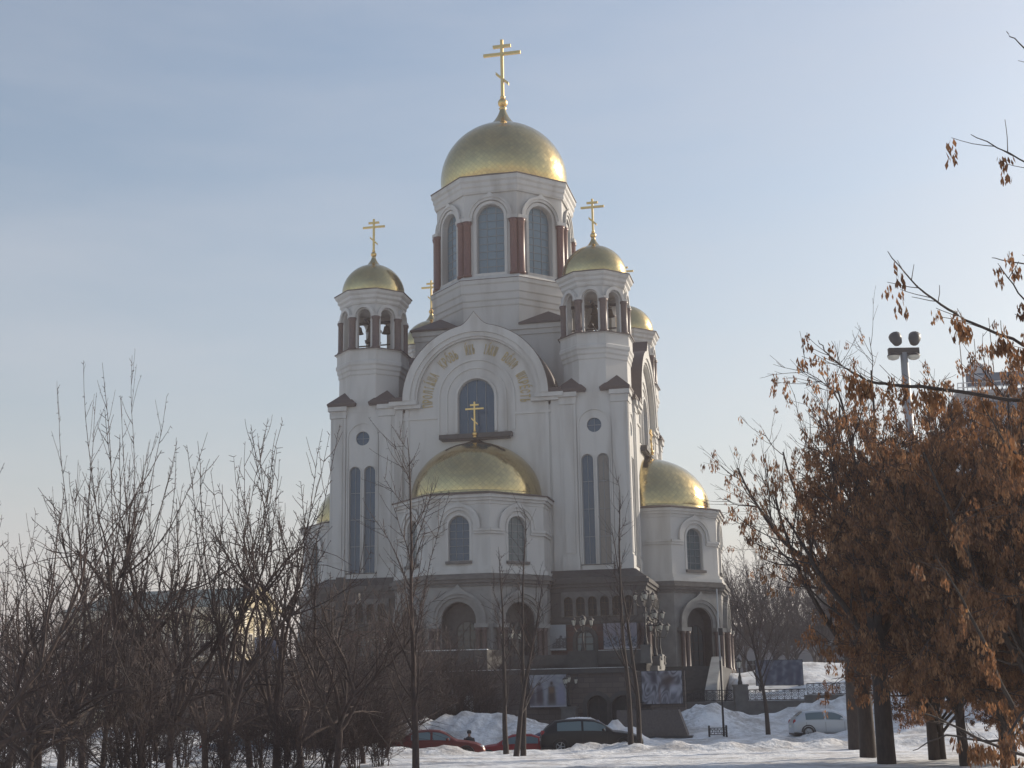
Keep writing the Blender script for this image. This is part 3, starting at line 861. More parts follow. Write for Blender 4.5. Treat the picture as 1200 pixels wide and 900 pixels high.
# ---- apses
RA = 6.25
def apse(cx, cy, ang):
    """half octagon on a facade; ang = outward direction"""
    root_loc = (cx, cy, 0)
    vang = [-PI / 2, -3 * PI / 8, -PI / 8, PI / 8, 3 * PI / 8, PI / 2]
    def outline(R, back=0.0):
        p = [(R * math.cos(a), R * math.sin(a)) for a in (-3 * PI / 8, -PI / 8, PI / 8, 3 * PI / 8)]
        y = R * math.sin(3 * PI / 8)
        p = [(-1.5, -y)] + p + [(-1.5, y)]
        return [(x * math.cos(ang) - yy * math.sin(ang), x * math.sin(ang) + yy * math.cos(ang)) for x, yy in p]
    def frame(R, i):
        a = ang + (i - 1) * PI / 4
        ap = R * math.cos(PI / 8)
        N = (math.cos(a), math.sin(a)); S = (-math.sin(a), math.cos(a))
        return ((N[0] * ap, N[1] * ap, 0), S, N), R * math.sin(PI / 8)
    mb = MB()
    def ring(R, z0, z1, R1=None, mat=0):
        mb.prism(outline(R), z0, z1, mat, outline(R1) if R1 else None)
    # upper storey
    sideL = RA * math.sin(3 * PI / 8)
    for i in range(3):
        fr, sh = frame(RA, i)
        mb.plate(fr, [(-sh, 12.2), (sh, 12.2), (sh, 17.0), (-sh, 17.0)], [arch(0, 0.80, 12.75, 15.32, 12)], -0.4, 0)
        arch_band(mb, fr, 0, 15.32, 0.82, 1.0, 12.75, 0, 0.05)
        arch_band(mb, fr, 0, 15.32, 1.18, 1.62, 15.1, 0, 0.16, 0.16, kw=0.25)
        arch_band(mb, fr, 0, 15.32, 1.42, 1.68, 15.1, 0.16, 0.24, 0.2, kw=0.25)
        for sg in (-1, 1):
            a, b = sorted((sg * 1.18, sg * (sh + 0.06)))
            mb.fbox(fr, a, b, 14.92, 15.1, 0, 0.2); 
            mb.fbox(fr, a, b, 14.72, 14.92, 0, 0.12)
    for sg in (-1, 1):
        a = ang + sg * PI / 2
        ap = RA * math.cos(PI / 8)
        N = (math.cos(a), math.sin(a)); S = (-math.sin(a), math.cos(a))
        fr = ((N[0] * ap, N[1] * ap, 0), S, N)
        lo, hi = sorted((sg * 0.4 * 0, 0))
        s0, s1 = (-RA * math.sin(PI / 8), 1.5) if sg > 0 else (-1.5, RA * math.sin(PI / 8))
        mb.plate(fr, [(s0, 12.2), (s1, 12.2), (s1, 17.0), (s0, 17.0)], (), -0.3, 0)
        mb.fbox(fr, s0, s1, 14.92, 15.1, 0, 0.2); mb.fbox(fr, s0, s1, 14.72, 14.92, 0, 0.12)
    ring(RA + 0.06, 16.95, 17.2); ring(RA + 0.2, 17.2, 17.42); ring(RA + 0.36, 17.42, 17.66)
    ring(RA + 0.12, 12.05, 12.35); ring(RA + 0.3, 11.75, 12.05)
    o = mb.build('apse', PL, church, root_loc)
    # sheet metal roof edge, with snow left on it
    mb = MB()
    mb.prism(outline(RA + 0.48), 17.663, 17.74, 0)
    mb.prism(outline(RA + 0.42), 17.74, 18.0, 0, outline(RA - 0.7))
    mb.build('roof', M['roof'], o)
    for i in range(3):
        fr, sh = frame(RA, i)
        arch_window(fr, 0, 0.80, 12.75, 15.32, -0.3, o, 3, 5, gmat=M['glass'] if i == 1 else M['glass_green'], bar=0.035)
        mb = MB(); mb.fbox(fr, -1.0, 1.0, 12.52, 12.72, 0.0, 0.22); mb.build('window_sill', M['granite_grey'], o)
    # half dome against the wall
    mb = MB()
    pr = dome_profile(5.2, 17.75, 0.35, 4.55, 0.7, 0.12, 18)
    n = 48
    mb.lathe(pr, n, a0=ang - PI / 2 - 0.09, arc=PI + 0.18)
    mb.lathe([(5.1, 17.7), (5.34, 17.76), (5.34, 17.92), (5.22, 17.98), (5.28, 18.08), (5.2, 18.16)], n, a0=ang - PI / 2 - 0.07, arc=PI + 0.14)
    d = mb.build('half_dome', M['gold_half'], o)
    ortho_cross('cross', o, 23.35, 0.2, 25.95 if abs(math.sin(ang)) > 0.5 else 25.3, 1.5, 0.13, (math.cos(ang) * 0.45, math.sin(ang) * 0.45, 0), 0.0 if abs(math.sin(ang)) > 0.5 else PI / 2)
    # lower storey with portals
    RL = 6.42
    mb = MB()
    for i in range(3):
        fr, sh = frame(RL, i)
        mb.plate(fr, [(-sh, 4.3), (sh, 4.3), (sh, 10.9), (-sh, 10.9)], [arch(0, 1.28, 4.9, 8.42, 14)], -0.9, 0, 0, 1)  # dark second material on the arch reveals paints in the recess shade
        arch_band(mb, fr, 0, 8.42, 1.32, 1.62, 8.1, 0, 0.14)
        arch_band(mb, fr, 0, 8.42, 1.62, 2.02, 8.1, 0, 0.30, 0.42, kw=0.32)
        arch_band(mb, fr, 0, 8.42, 1.86, 2.1, 8.1, 0.30, 0.40, 0.45, kw=0.32)
        for sg in (-1, 1):
            a, b = sorted((sg * 1.3, sg * min(2.3, sh - 0.02)))
            mb.fbox(fr, a, b, 7.8, 8.1, 0, 0.62)
    for sg in (-1, 1):
        a = ang + sg * PI / 2
        ap = RL * math.cos(PI / 8)
        N = (math.cos(a), math.sin(a)); S = (-math.sin(a), math.cos(a))
        fr = ((N[0] * ap, N[1] * ap, 0), S, N)
        s0, s1 = (-RL * math.sin(PI / 8), 1.5) if sg > 0 else (-1.5, RL * math.sin(PI / 8))
        mb.plate(fr, [(s0, 4.3), (s1, 4.3), (s1, 10.9), (s0, 10.9)], (), -0.3, 0)
    lower = mb.build('portal_storey', [M['granite_light'], M['granite_dark']], o)
    mb = MB()
    for (R, z0, z1) in ((RL + 0.1, 10.85, 11.1), (RL + 0.28, 11.1, 11.34), (RL + 0.44, 11.34, 11.6), (RL + 0.2, 11.6, 11.76)):
        mb.prism(outline(R), z0, z1)
    mb.build('cornice', M['granite_grey'], lower)
    mb = MB()
    mb.prism(outline(RL - 1.05), 4.6, 10.6)
    mb.build('inner_wall', M['granite_dark'], lower)  # dark stone colour imitates the gloom inside the portals
    for i in range(3):
        fr, sh = frame(RL - 1.05, i)
        arch_window(fr, 0.35, 0.8, 4.9, 7.6, 0.03, lower, 3, 4, gmat=M['glass_dim'], fmat=M['iron'], bar=0.06, name='portal_door')
        fr, sh = frame(RL, i)
        O, S, N = fr
        for s in (-1.98, -1.52, 1.52, 1.98):
            mb = MB()
            mb.lathe([(0.25, 4.3), (0.25, 4.95), (0.19, 5.05), (0.19, 7.5), (0.24, 7.6), (0.27, 7.8)], 12, cap=True)
            mb.build('column', M['column_dark'], lower, (O[0] + S[0] * s + N[0] * 0.34, O[1] + S[1] * s + N[1] * 0.34, 0))
    return o
M['granite_light'] = mottled('pale_grey_stone', (0.275, 0.272, 0.26), (0.205, 0.202, 0.195), 1.2, 0.75, 0.2, 8)
M['glass_dim'] = glass('dim_door_glass', (0.05, 0.065, 0.07))
apse_front = apse(0, -FV, -PI / 2)
apse_right = apse(FU, 0, 0)
apse_left = apse(-FU, 0, PI)

# ---- dark ground storey
GU, GV = 13.15, 12.85
mb = MB()
rect_ring(mb, GU, GV, 4.3, 8.3, 1)
rect_ring(mb, GU - 0.02, GV - 0.02, 8.3, 10.9, 0)
for (e, z0, z1) in ((0.16, 8.12, 8.3), (0.28, 8.3, 8.52), (0.12, 8.52, 8.68), (0.10, 10.55, 10.9), (0.24, 10.9, 11.14), (0.38, 11.14, 11.4), (0.18, 11.4, 11.6)):
    rect_ring(mb, GU + e, GV + e, z0, z1)
rect_ring(mb, GU + 0.1, GV + 0.1, 11.6, 12.28, 0, FU + 0.25, FV + 0.25)
base = mb.build('ground_storey', [M['granite_dark'], M['brick']], church)
for side in ('front', 'right', 'left'):
    if side == 'front': fr = ((0, -GV, 0), (1, 0), (0, -1)); c0 = 9.65; rng = 2.75
    elif side == 'right': fr = ((GU, 0, 0), (0, 1), (1, 0)); c0 = 9.3; rng = 2.75
    else: fr = ((-GU, 0, 0), (0, -1), (-1, 0)); c0 = 9.3; rng = 2.75
    for sg in (-1, 1):
        cs = [sg * c0 + (k - 2.5) * 0.92 for k in range(6)]
        mb = MB()
        mb.plate(fr, [(sg * c0 - rng - 0.1, 8.68), (sg * c0 + rng + 0.1, 8.68), (sg * c0 + rng + 0.1, 10.55), (sg * c0 - rng - 0.1, 10.55)],
                 [arch(c, 0.33, 8.72, 9.85, 8) for c in cs], 0.0, 0.26)
        for c in cs:
            arch_band(mb, fr, c, 9.85, 0.335, 0.44, 9.5, 0.26, 0.34, 0, 0, 10)
        ar = mb.build('arcade', M['granite_grey'], base)
        for c in cs:
            arch_window(fr, c, 0.33, 8.72, 9.85, 0.03, ar, 2, 2, gmat=M['glass_dark'], fmat=M['bell'], bar=0.03, name='arcade_window')
        # arched door in the brick
        mb = MB()
        c = sg * 8.55
        arch_band(mb, fr, c, 7.0, 0.7, 0.95, 4.6, 0.0, 0.16)
        dr = mb.build('door_surround', M['granite_dark'], base)
        arch_window(fr, c, 0.7, 4.6, 7.0, 0.02, dr, 2, 5, gmat=M['glass_green'], fmat=M['iron'], bar=0.07, name='door')
    # round shafts at the corners
    for sg in (-1, 1):
        O, S, N = fr
        for s in (0.2, 0.75):
            q = sg * ((GU if side == 'front' else GV) - s)
            mb = MB(); mb.lathe([(0.24, 4.3), (0.24, 5.0), (0.18, 5.1), (0.18, 7.6), (0.24, 7.75), (0.27, 8.1)], 12, cap=True)
            mb.build('column', M['column_dark'], base, (O[0] + S[0] * q + N[0] * 0.12, O[1] + S[1] * q + N[1] * 0.12, 0))

# ------------------------------------------------------------------ terrace in front of the church
def in_church(name, label, cat, group=None):
    return empty(name, (CHX, CHY, 0), -TH, label, cat, group)
FR = ((0, 0, 0), (1, 0), (0, -1))
terr = in_church('terrace', 'two-stepped dark granite terrace with arched street doors under the church', 'terrace')
mb = MB()
fr = ((0, -28.0, 0), (1, 0), (0, -1))
door_arches = [arch(11.72, 0.66, 0.2, 2.05, 10), arch(13.42, 0.80, 0.2, 1.9, 10), arch(-4.0, 0.8, 0.2, 1.9, 10), arch(-9.0, 0.8, 0.2, 1.9, 10)]
mb.plate(fr, [(-21, 0.1), (14.0, 0.1), (14.0, 4.1), (-21, 4.1)], [a_ for a_ in door_arches], -0.7, 0.0)
mb.box(-21, 14.0, -27.3, -20.6, 0.1, 4.1)
mb.box(14.0, 17.3, -27.99, -27.3, 0.1, 4.15)
wallA = mb.build('street_wall', M['stone'], terr)
mb = MB()
mb.box(-21.1, 14.05, -28.14, -20.6, 4.1, 4.26)
mb.box(-21.05, 14.02, -28.08, -27.7, 4.26, 4.42)
mb.box(-21.0, 7.2, -28.3, -28.003, 0.1, 1.35); 
mb.build('coping', M['granite_dark'], terr)
mb = MB()
mb.box(-21, 14.0, -28.10, -27.72, 4.424, 4.45)
mb.build('snow_cover', M['snow'], terr)
for a_ in door_arches[:2]:
    mb = MB()
    xs = [p[0] for p in a_]; c = (min(xs) + max(xs)) / 2; hw = (max(xs) - min(xs)) / 2
    mb.plate(fr, arch(c, hw, 0.2, a_[2][1] if False else (2.05 if c < 12.5 else 1.9), 10), (), -0.5, -0.5)
    mb.fbox(fr, c - 0.03, c + 0.03, 0.2, 2.5, -0.5, -0.44)
    mb.build('street_door', M['iron'], terr)
    mb = MB()
    arch_band(mb, fr, c, 2.05 if c < 12.5 else 1.9, hw + 0.005, hw + 0.28, 0.3, -0.05, 0.09)
    mb.build('door_surround', M['granite_dark'], terr)
# upper terrace with its parapet and the round bay before the apse
mb = MB()
mb.box(-21, 14.0, -20.5, -12.7, 3.9, 4.9)
bay = [(-5.4, -20.4), (-4.6, -22.6), (3.2, -22.6), (4.4, -20.4)]
mb.prism(bay, 3.9, 4.9)
mb.box(12.0, 18.6, -13.2, 8.0, 0.5, 4.85)
mb.build('upper_terrace', M['granite_dark'], terr)
mb = MB()
for (x0, x1, y0, y1, z1) in ((-21, -5.45, -20.5, -20.1, 5.8), (4.45, 8.6, -20.5, -20.1, 5.62), (8.6, 10.6, -20.62, -19.9, 5.84), (10.6, 14.0, -20.5, -20.1, 5.84), (13.6, 14.0, -20.1, -13.2, 5.7)):
    mb.box(x0, x1, y0, y1, 4.26, z1)
mb.prism([(-5.5, -20.3), (-4.7, -22.7), (3.3, -22.7), (4.5, -20.3), (4.1, -20.3), (3.05, -22.35), (-4.45, -22.35), (-5.1, -20.3)], 4.26, 6.0)
mb.build('parapet', M['granite_grey2'] if 'granite_grey2' in M else M['granite_dark'], terr)
mb = MB()
mb.box(-4.7, 3.3, -22.72, -22.34, 6.003, 6.05); mb.box(10.7, 13.9, -20.5, -20.12, 5.843, 5.87)
mb.build('snow_cover', M['snow'], terr)

# stair from the side portal
st = in_church('stone_stair', 'stone stair with a sloping side wall below the right portal', 'stair')
mb = MB()
n = 15
for i in range(n):
    v1 = -13.2 - 7.4 * i / n
    mb.box(14.05, 17.9, v1 - 7.4 / n, v1, 0.8, 4.85 - 2.6 * (i + 1) / n)
mb.build('steps', M['granite_dark'], st)
def slope_wall(mb, u0, u1, va, za, vb, zb, zbot):
    mb.add([(u0, va, zbot), (u1, va, zbot), (u1, va, za), (u0, va, za), (u0, vb, zbot), (u1, vb, zbot), (u1, vb, zb), (u0, vb, zb)],
           [(0, 1, 2, 3), (4, 7, 6, 5), (0, 4, 5, 1), (3, 2, 6, 7), (0, 3, 7, 4), (1, 5, 6, 2)])
mb = MB(); slope_wall(mb, 17.9, 18.65, -13.0, 5.5, -20.6, 2.9, 0.6); mb.build('side_wall', M['granite_light'], st)
mb = MB()
for i in range(5):
    mb.box(13.9, 14.5, -13.4 - 1.55 * (i + 1), -13.4 - 1.55 * i, 0.8, 5.7 - 0.45 * i)
mb.build('stepped_wall', M['granite_light'], st)

# ---- lamps
def lantern(root, x, y, z, s=1.0, n=6):
    mb = MB()
    mb.lathe([(0.10 * s, z), (0.19 * s, z + 0.42 * s)], n, cx=x, cy=y, smooth=False)
    g = mb.build('lamp_glass', M['lamp_glass'], root)
    mb = MB()
    mb.lathe([(0.02, z - 0.10 * s), (0.12 * s, z - 0.02 * s), (0.10 * s, z)], n, cx=x, cy=y, smooth=False)
    mb.lathe([(0.25 * s, z + 0.42 * s), (0.24 * s, z + 0.47 * s), (0.10 * s, z + 0.60 * s), (0.03 * s, z + 0.66 * s), (0.04 * s, z + 0.72 * s), (0.0, z + 0.76 * s)], n, cx=x, cy=y, smooth=False)
    for i in range(n):
        a = 2 * PI * i / n
        mb.bar((x + 0.105 * s * math.cos(a), y + 0.105 * s * math.sin(a), z), (x + 0.195 * s * math.cos(a), y + 0.195 * s * math.sin(a), z + 0.42 * s), 0.014 * s, 4)
    mb.build('lamp_cap', M['iron'], root)
def lamp_post(name, loc, h, arms, label, group, s=1.0, ped=0.0, cat='lamp post', rot=0.0, pw=0.4):
    r = empty(name, loc, rot, label, cat, group)
    z0 = 0
    if ped:
        mb = MB()
        mb.box(-pw * 1.1, pw * 1.1, -pw * 1.1, pw * 1.1, 0, 0.18); mb.box(-pw, pw, -pw, pw, 0.18, ped - 0.12); mb.box(-pw * 1.12, pw * 1.12, -pw * 1.12, pw * 1.12, ped - 0.12, ped)
        mb.build('pedestal', M['granite_grey'], r); z0 = ped
    mb = MB()
    mb.lathe([(0.17 * s, z0), (0.17 * s, z0 + .12), (0.11 * s, z0 + .3), (0.13 * s, z0 + .42), (0.07 * s, z0 + .6), (0.05 * s, z0 + h * .62), (0.08 * s, z0 + h * .66), (0.045 * s, z0 + h * .7), (0.04 * s, z0 + h - .72 * s)], 10, cap=True)
    if arms > 1:
        for i in range(arms):
            a = 2 * PI * i / arms + 0.3
            R = 0.62 * s
            pts = []
            for k in range(8):
                t = k / 7
                pts.append((R * t * math.cos(a), R * t * math.sin(a), z0 + h - 1.1 * s + 0.18 * s * math.sin(PI * t) * -1 + 0.28 * s * t ** 3))
            mb.tube(pts, 0.028 * s, 5)
    mb.build('pole', M['iron'], r)
    if arms > 1:
        for i in range(arms):
            a = 2 * PI * i / arms + 0.3
            lantern(r, 0.62 * s * math.cos(a), 0.62 * s * math.sin(a), z0 + h - 0.74 * s, s * .85)
        lantern(r, 0, 0, z0 + h - 0.62 * s, s * 0.95)
    else:
        lantern(r, 0, 0, z0 + h - 0.72 * s, s)
    return r
for (u, v, z, h, lab, ped) in ((9.6, -20.25, 5.84, 2.5, 'black lamp post with a cluster of lanterns on the parapet between two upper banners', 0),
                          (14.0, -20.3, 4.9, 3.8, 'tallest black lantern cluster on the parapet corner above the stair', 1.25),
                          (14.2, -16.6, 4.6, 3.4, 'middle black lantern cluster beside the side stair', 0.9),
                          (14.2, -13.6, 5.0, 2.6, 'rear black lantern cluster close to the right portal', 0.6),
                          (4.45, -20.25, 5.84, 1.7, 'black lantern cluster on the parapet where the bay before the front apse ends', 0),
                          (-5.5, -20.25, 5.84, 1.7, 'black lantern cluster on the parapet left of the front apse', 0)):
    lamp_post('lamp_post', cw(u, v, z), h, 4, lab, 'lantern clusters on the terrace', 1.0, ped, rot=-TH, pw=0.34)
pz = cw(10.1, -29.0)
lamp_post('lamp_post', (pz.x, pz.y, 0.4), 1.95, 3, 'black lamp on a granite pillar beside the street door', 'lantern clusters on the terrace', 0.72, 1.65, rot=-TH, pw=0.45)

# ---- banners: printed cloth pictures
def painted(name, w_, h_, nx_, ny_, fn, loc, rz, label, cat='banner', group=None, depth=0.05, frame=None):
    r = empty(name, loc, rz, label, cat, group)
    X, Z = np.meshgrid(np.linspace(0, 1, nx_ + 1), np.linspace(0, 1, ny_ + 1))
    col = np.clip(fn(X, Z), 0, 1) ** 1.15 * 0.72
    me = bpy.data.meshes.new('printed_cloth')
    yy = -0.03 - 0.012 * np.sin(X * 9 + 2 * Z) - 0.01 * np.sin(Z * 7)
    vs = np.stack([(X * w_ - w_ / 2).ravel(), yy.ravel(), (Z * h_).ravel()], 1)
    idx = np.arange((nx_ + 1) * (ny_ + 1)).reshape(ny_ + 1, nx_ + 1)
    fs = np.stack([idx[:-1, :-1].ravel(), idx[:-1, 1:].ravel(), idx[1:, 1:].ravel(), idx[1:, :-1].ravel()], 1)
    me.from_pydata(vs.tolist(), [], fs.tolist())
    at = me.color_attributes.new('print', 'FLOAT_COLOR', 'POINT')
    rgba = np.concatenate([col.reshape(-1, 3), np.ones((col.shape[0] * col.shape[1], 1))], 1)
    at.data.foreach_set('color', rgba.ravel())
    me.polygons.foreach_set('use_smooth', [True] * len(fs))
    me.materials.append(M['print'])
    o = bpy.data.objects.new('printed_cloth', me); COL.objects.link(o); o.parent = r
    mb = MB(); mb.box(-w_ / 2 - .03, w_ / 2 + .03, 0.0, depth, -0.03, h_ + 0.03)
    mb.build('backing_board', M['iron'], r)
    return r
mt, n_, b_ = new_mat('printed_banner', (0.5, 0.5, 0.5), 0.6)
vc = n_.nodes.new('ShaderNodeVertexColor'); vc.layer_name = 'print'
n_.links.new(vc.outputs['Color'], b_.inputs['Base Color'])
M['print'] = mt
def nzf(X, Z, s, k): return lump(X, Z, s, k, 8)
def mixc(a, b, t): return a + (b - a) * t[..., None]
def C3(X, r, g, b): return np.stack([np.full_like(X, r), np.full_like(X, g), np.full_like(X, b)], -1)
def blob(X, Z, cx, cz, sx, sz, p=4): return np.exp(-(np.abs((X - cx) / sx) ** p + np.abs((Z - cz) / sz) ** p))
def p_street(X, Z):
    c = mixc(C3(X, .50, .53, .56), C3(X, .33, .36, .39), np.clip(1 - Z + .2 * nzf(X, Z, .5, 2), 0, 1) * .6)
    dark = sstep(.02, .10, .56 - .2 * np.abs(X - .45) * 0 + .10 * nzf(X, Z, .18, 4) - Z) * (1 - blob(X, Z, .52 - (0.35 - Z) * .5, .2, .13, .6, 4))
    c = mixc(c, C3(X, .07, .08, .10), np.clip(dark, 0, 1) * .9)
    c = mixc(c, C3(X, .66, .69, .72), sstep(.10, .03, Z))
    return mixc(c, C3(X, .5, .53, .56), np.clip(sstep(.3, .9, nzf(X, Z, .12, 9)) * .5, 0, 1) * (Z < .45))
def p_winter(X, Z):
    c = mixc(C3(X, .26, .25, .30), C3(X, .36, .345, .40), np.clip(Z + .25 * nzf(X, Z, .3, 1), 0, 1))
    hill = sstep(.0, .06,   .50 + .10 * nzf(X, 0 * Z, .22, 6) - Z)
    c = mixc(c, C3(X, .28, .31, .38), hill)
    tr = hill * sstep(.1, .5, nzf(X, Z, .13, 12))
    c = mixc(c, C3(X, .06, .07, .11), np.clip(tr, 0, 1) * .85)
    return mixc(c, C3(X, .55, .56, .62), sstep(.12, .04, Z + .03 * nzf(X, Z, .2, 3)))
def p_figures(X, Z):
    c = mixc(C3(X, .47, .48, .52), C3(X, .36, .37, .42), np.clip(.5 + .6 * nzf(X, Z, .25, 8), 0, 1))
    for cx, s, col in ((.60, 1.0, (.12, .09, .08)), (.27, .95, (.13, .10, .12)), (.05, .85, (.15, .13, .16)), (.86, .9, (.38, .38, .50))):
        body = blob(X, Z, cx, .36 * s, .075 + .05 * (1 - Z), .33 * s, 4) + blob(X, Z, cx, .74 * s, .035, .055, 2.2)
        c = mixc(c, C3(X, *col), np.clip(body, 0, 1))
    c = mixc(c, C3(X, .26, .17, .11), blob(X, Z, .60, .52, .075, .10, 4))
    return mixc(c, C3(X, .58, .58, .64), sstep(.05, .02, Z))
def p_cloud(X, Z):
    t = nzf(X + .3 * nzf(X, Z, .5, 20), Z, .32, 15)
    c = mixc(C3(X, .15, .15, .18), C3(X, .46, .46, .51), np.clip(.5 + .75 * t, 0, 1))
    c = mixc(c, C3(X, .14, .10, .09), blob(X, Z, .66, .70, .17, .20, 2.4))
    c = mixc(c, C3(X, .10, .09, .12), blob(X, Z, .30, .78, .09, .22, 2.4))
    c = mixc(c, C3(X, .60, .60, .68), blob(X, Z, .78, .45, .09, .16, 2.4) * .8)
    return mixc(c, C3(X, .20, .12, .11), blob(X, Z, .44, .25, .03, .3, 2.4) * .6)
def p_mono(X, Z):
    c = mixc(C3(X, .10, .10, .11), C3(X, .20, .20, .22), np.clip(.5 + .8 * nzf(X, Z, .3, 3), 0, 1))
    for cx, s in ((.22, .95), (.68, 1.0)):
        c = mixc(c, C3(X, .50, .50, .50), np.clip(blob(X, Z, cx, .33, .12, .32, 4) + blob(X, Z, cx, .80, .06, .09, 2.2), 0, 1) * (.75 + .25 * np.sin(X * 60)))
    return mixc(c, C3(X, .17, .09, .08), (X > .82) * 1.0)
def p_blue(X, Z):
    c = mixc(C3(X, .26, .28, .33), C3(X, .12, .14, .20), np.clip(.5 + .8 * nzf(X, Z, .22, 18), 0, 1))
    for cx in (.25, .5, .72, .9):
        c = mixc(c, C3(X, .08, .09, .15), np.clip(blob(X, Z, cx, .40, .07, .38, 4) + blob(X, Z, cx, .85, .04, .08, 2.2), 0, 1) * .75)
    return c
def p_round(X, Z):
    c = C3(X, .55, .58, .66) * (1 - .1 * nzf(X, Z, .4, 6)[..., None])
    c = mixc(c, C3(X, .08, .10, .19), np.clip(blob(X, Z, .5, .55, .34, .38, 3) * 1.1, 0, 1))
    return mixc(c, C3(X, .22, .17, .16), blob(X, Z, .45, .55, .08, .2, 2) * .8)
def banner_uv(u0, u1, z0, z1, v, fn, label):
    p = cw((u0 + u1) / 2, v)
    return painted('banner', u1 - u0, z1 - z0, 112, 84, fn, (p.x, p.y, z0), -TH, label, 'banner', 'picture banners on the terrace walls')
banner_uv(4.78, 7.16, 6.24, 8.12, -13.35, p_street, 'upper banner with a grey winter street view, beside the front apse')
banner_uv(10.0, 12.5, 6.24, 8.12, -13.35, p_winter, 'upper banner with a violet winter landscape, near the church corner')
banner_uv(7.44, 9.82, 2.05, 4.06, -28.40, p_figures, 'lower banner with dark standing figures on pale lilac, above the parked black car')
banner_uv(14.62, 17.16, 2.12, 4.14, -28.10, p_cloud, 'crumpled looking grey and brown banner at the right end of the terrace wall')
banner_uv(0.94, 3.05, 1.85, 3.6, -28.40, p_mono, 'lower banner with two pale figures on black, behind the bare trees')
p = cw(3.45, -28.5)
painted('notice_board', 0.6, 1.0, 8, 12, lambda X, Z: C3(X, .58, .58, .57) * (1 - .12 * (np.sin(Z * 40) > .3) * (X > .15) * (X < .85) * 0)[..., None], (p.x, p.y, 1.85), -TH, 'small blank white notice board beside a lower banner', 'notice board')

# ---- sloped granite slab by the street
mb = MB()
L0, L1 = cw(14.45, -38), cw(18.35, -38)
slab = empty('granite_block', (L0.x, L0.y, 0), -TH, 'low brown granite block with a sloping end at the kerb', 'stone block')
mb = MB()
mb.add([(0, -0.45, 0.0), (4.05, -0.45, 0.0), (3.45, -0.3, 1.74), (0, -0.3, 1.76), (0, 0.9, 0.0), (4.05, 0.9, 0.0), (3.45, 0.75, 1.74), (0, 0.75, 1.76)],
       [(0, 1, 2, 3), (4, 7, 6, 5), (0, 4, 5, 1), (3, 2, 6, 7), (0, 3, 7, 4), (1, 5, 6, 2)])
mb.build('block', M['slab'], slab)
mb = MB(); mb.box(-0.05, 4.2, -0.6, 1.0, -0.2, 0.34); mb.build('plinth', M['granite_dark'], slab)

# ---- railings of cast iron scrollwork
def ring(mb, c, r, t, n=10):
    pts = [(c[0] + r * math.cos(2 * PI * i / n), c[1], c[2] + r * math.sin(2 * PI * i / n)) for i in range(n + 1)]
    mb.tube(pts, t, 4, cap=False)
def railing(name, x0, x1, y, zb, zt, label, group=None, cell=0.42, t=0.022):
    r = empty(name, (x0, y, zb), 0, label, 'railing', group)
    L = x1 - x0; h = zt - zb
    mb = MB()
    mb.box(0, L, -0.03, 0.03, h - 0.05, h); mb.box(0, L, -0.03, 0.03, 0.02, 0.07)
    mb.build('rail', M['iron'], r)
    mb = MB()
    k = max(1, int(L / cell)); c = L / k
    for i in range(k):
        cx = (i + 0.5) * c
        mb.box(i * c - t * .7, i * c + t * .7, -t, t, 0.07, h - 0.05)
        ring(mb, (cx, 0, h * 0.5), min(c, h) * 0.36, t * .85); ring(mb, (cx, 0, h * 0.5), min(c, h) * 0.15, t * .75, 8)
        for sx in (-1, 1):
            for sz in (-1, 1):
                ring(mb, (cx + sx * c * .36, 0, h * .5 + sz * h * .33), c * 0.13, t * .7, 8)
    mb.build('scrollwork', M['iron'], r)
    return r
def kerb_wall(name, x0, x1, y, z0, z1, label):
    mb = MB()
    mb.box(x0, x1, y - 0.25, y + 0.25, z0, z1 - 0.12); mb.box(x0 - .03, x1 + .03, y - 0.3, y + 0.3, z1 - 0.12, z1)
    o = mb.build(name, M['granite_grey'])
    return tag(o, label, 'wall')
kerb_wall('railing_base', 10.75, 18.7, 92, 0.6, 2.22, 'low grey granite wall under the ornate railing right of the church')
kerb_wall('railing_base', 18.75, 34, 94, 1.0, 2.55, 'low granite wall behind the white car, under the taller railing')
railing('iron_railing', 10.8, 13.75, 92, 2.22, 2.93, 'short ornate black iron railing between the terrace and the lamp pillar', 'ornate iron railings')
railing('iron_railing', 14.75, 18.4, 92, 2.22, 2.93, 'ornate black iron railing right of the lamp pillar', 'ornate iron railings')
railing('iron_railing', 18.9, 33.8, 94, 2.55, 3.3, 'long ornate black iron railing behind the white car', 'ornate iron railings')
lamp_post('pillar_lamp', (14.25, 92, 1.2), 2.3 - 0.62, 1, 'single black lantern on a granite pillar in the railing', None, 0.9, 2.05, pw=0.42)
for x, lab in ((7.55, 0),):
    railing('low_railing', 7.4, 8.45, 91.0, 1.75, 2.25, 'low iron railing under the banner at the terrace end', 'ornate iron railings', 0.25, 0.018)
def small_fence(x0, x1, y, label):
    r = empty('low_fence', (x0, y, gz((x0 + x1) / 2, y) - 0.05), 0, label, 'low fence', 'knee-high fences by the road')
    L = x1 - x0
    for x in (0, L):
        mb = MB(); mb.box(x - .05, x + .05, -.05, .05, 0, 0.66); mb.build('post', M['iron'], r)
    mb = MB()
    mb.box(0.05, L - .05, -.02, .02, 0.50, 0.54); mb.box(0.05, L - .05, -.02, .02, 0.16, 0.2)
    k = 5
    for i in range(k):
        cx = L * (i + .5) / k
        ring(mb, (cx, 0, .35), .1, .016, 8); mb.box(cx - .012, cx + .012, -.012, .012, .2, .5)
    mb.build('grille', M['iron'], r)
small_fence(10.55, 11.5, 80.0, 'knee-high black iron fence at the foot of the thin mast')
small_fence(21.0, 22.4, 78.0, 'knee-high iron fence beside the thick maple trunks')

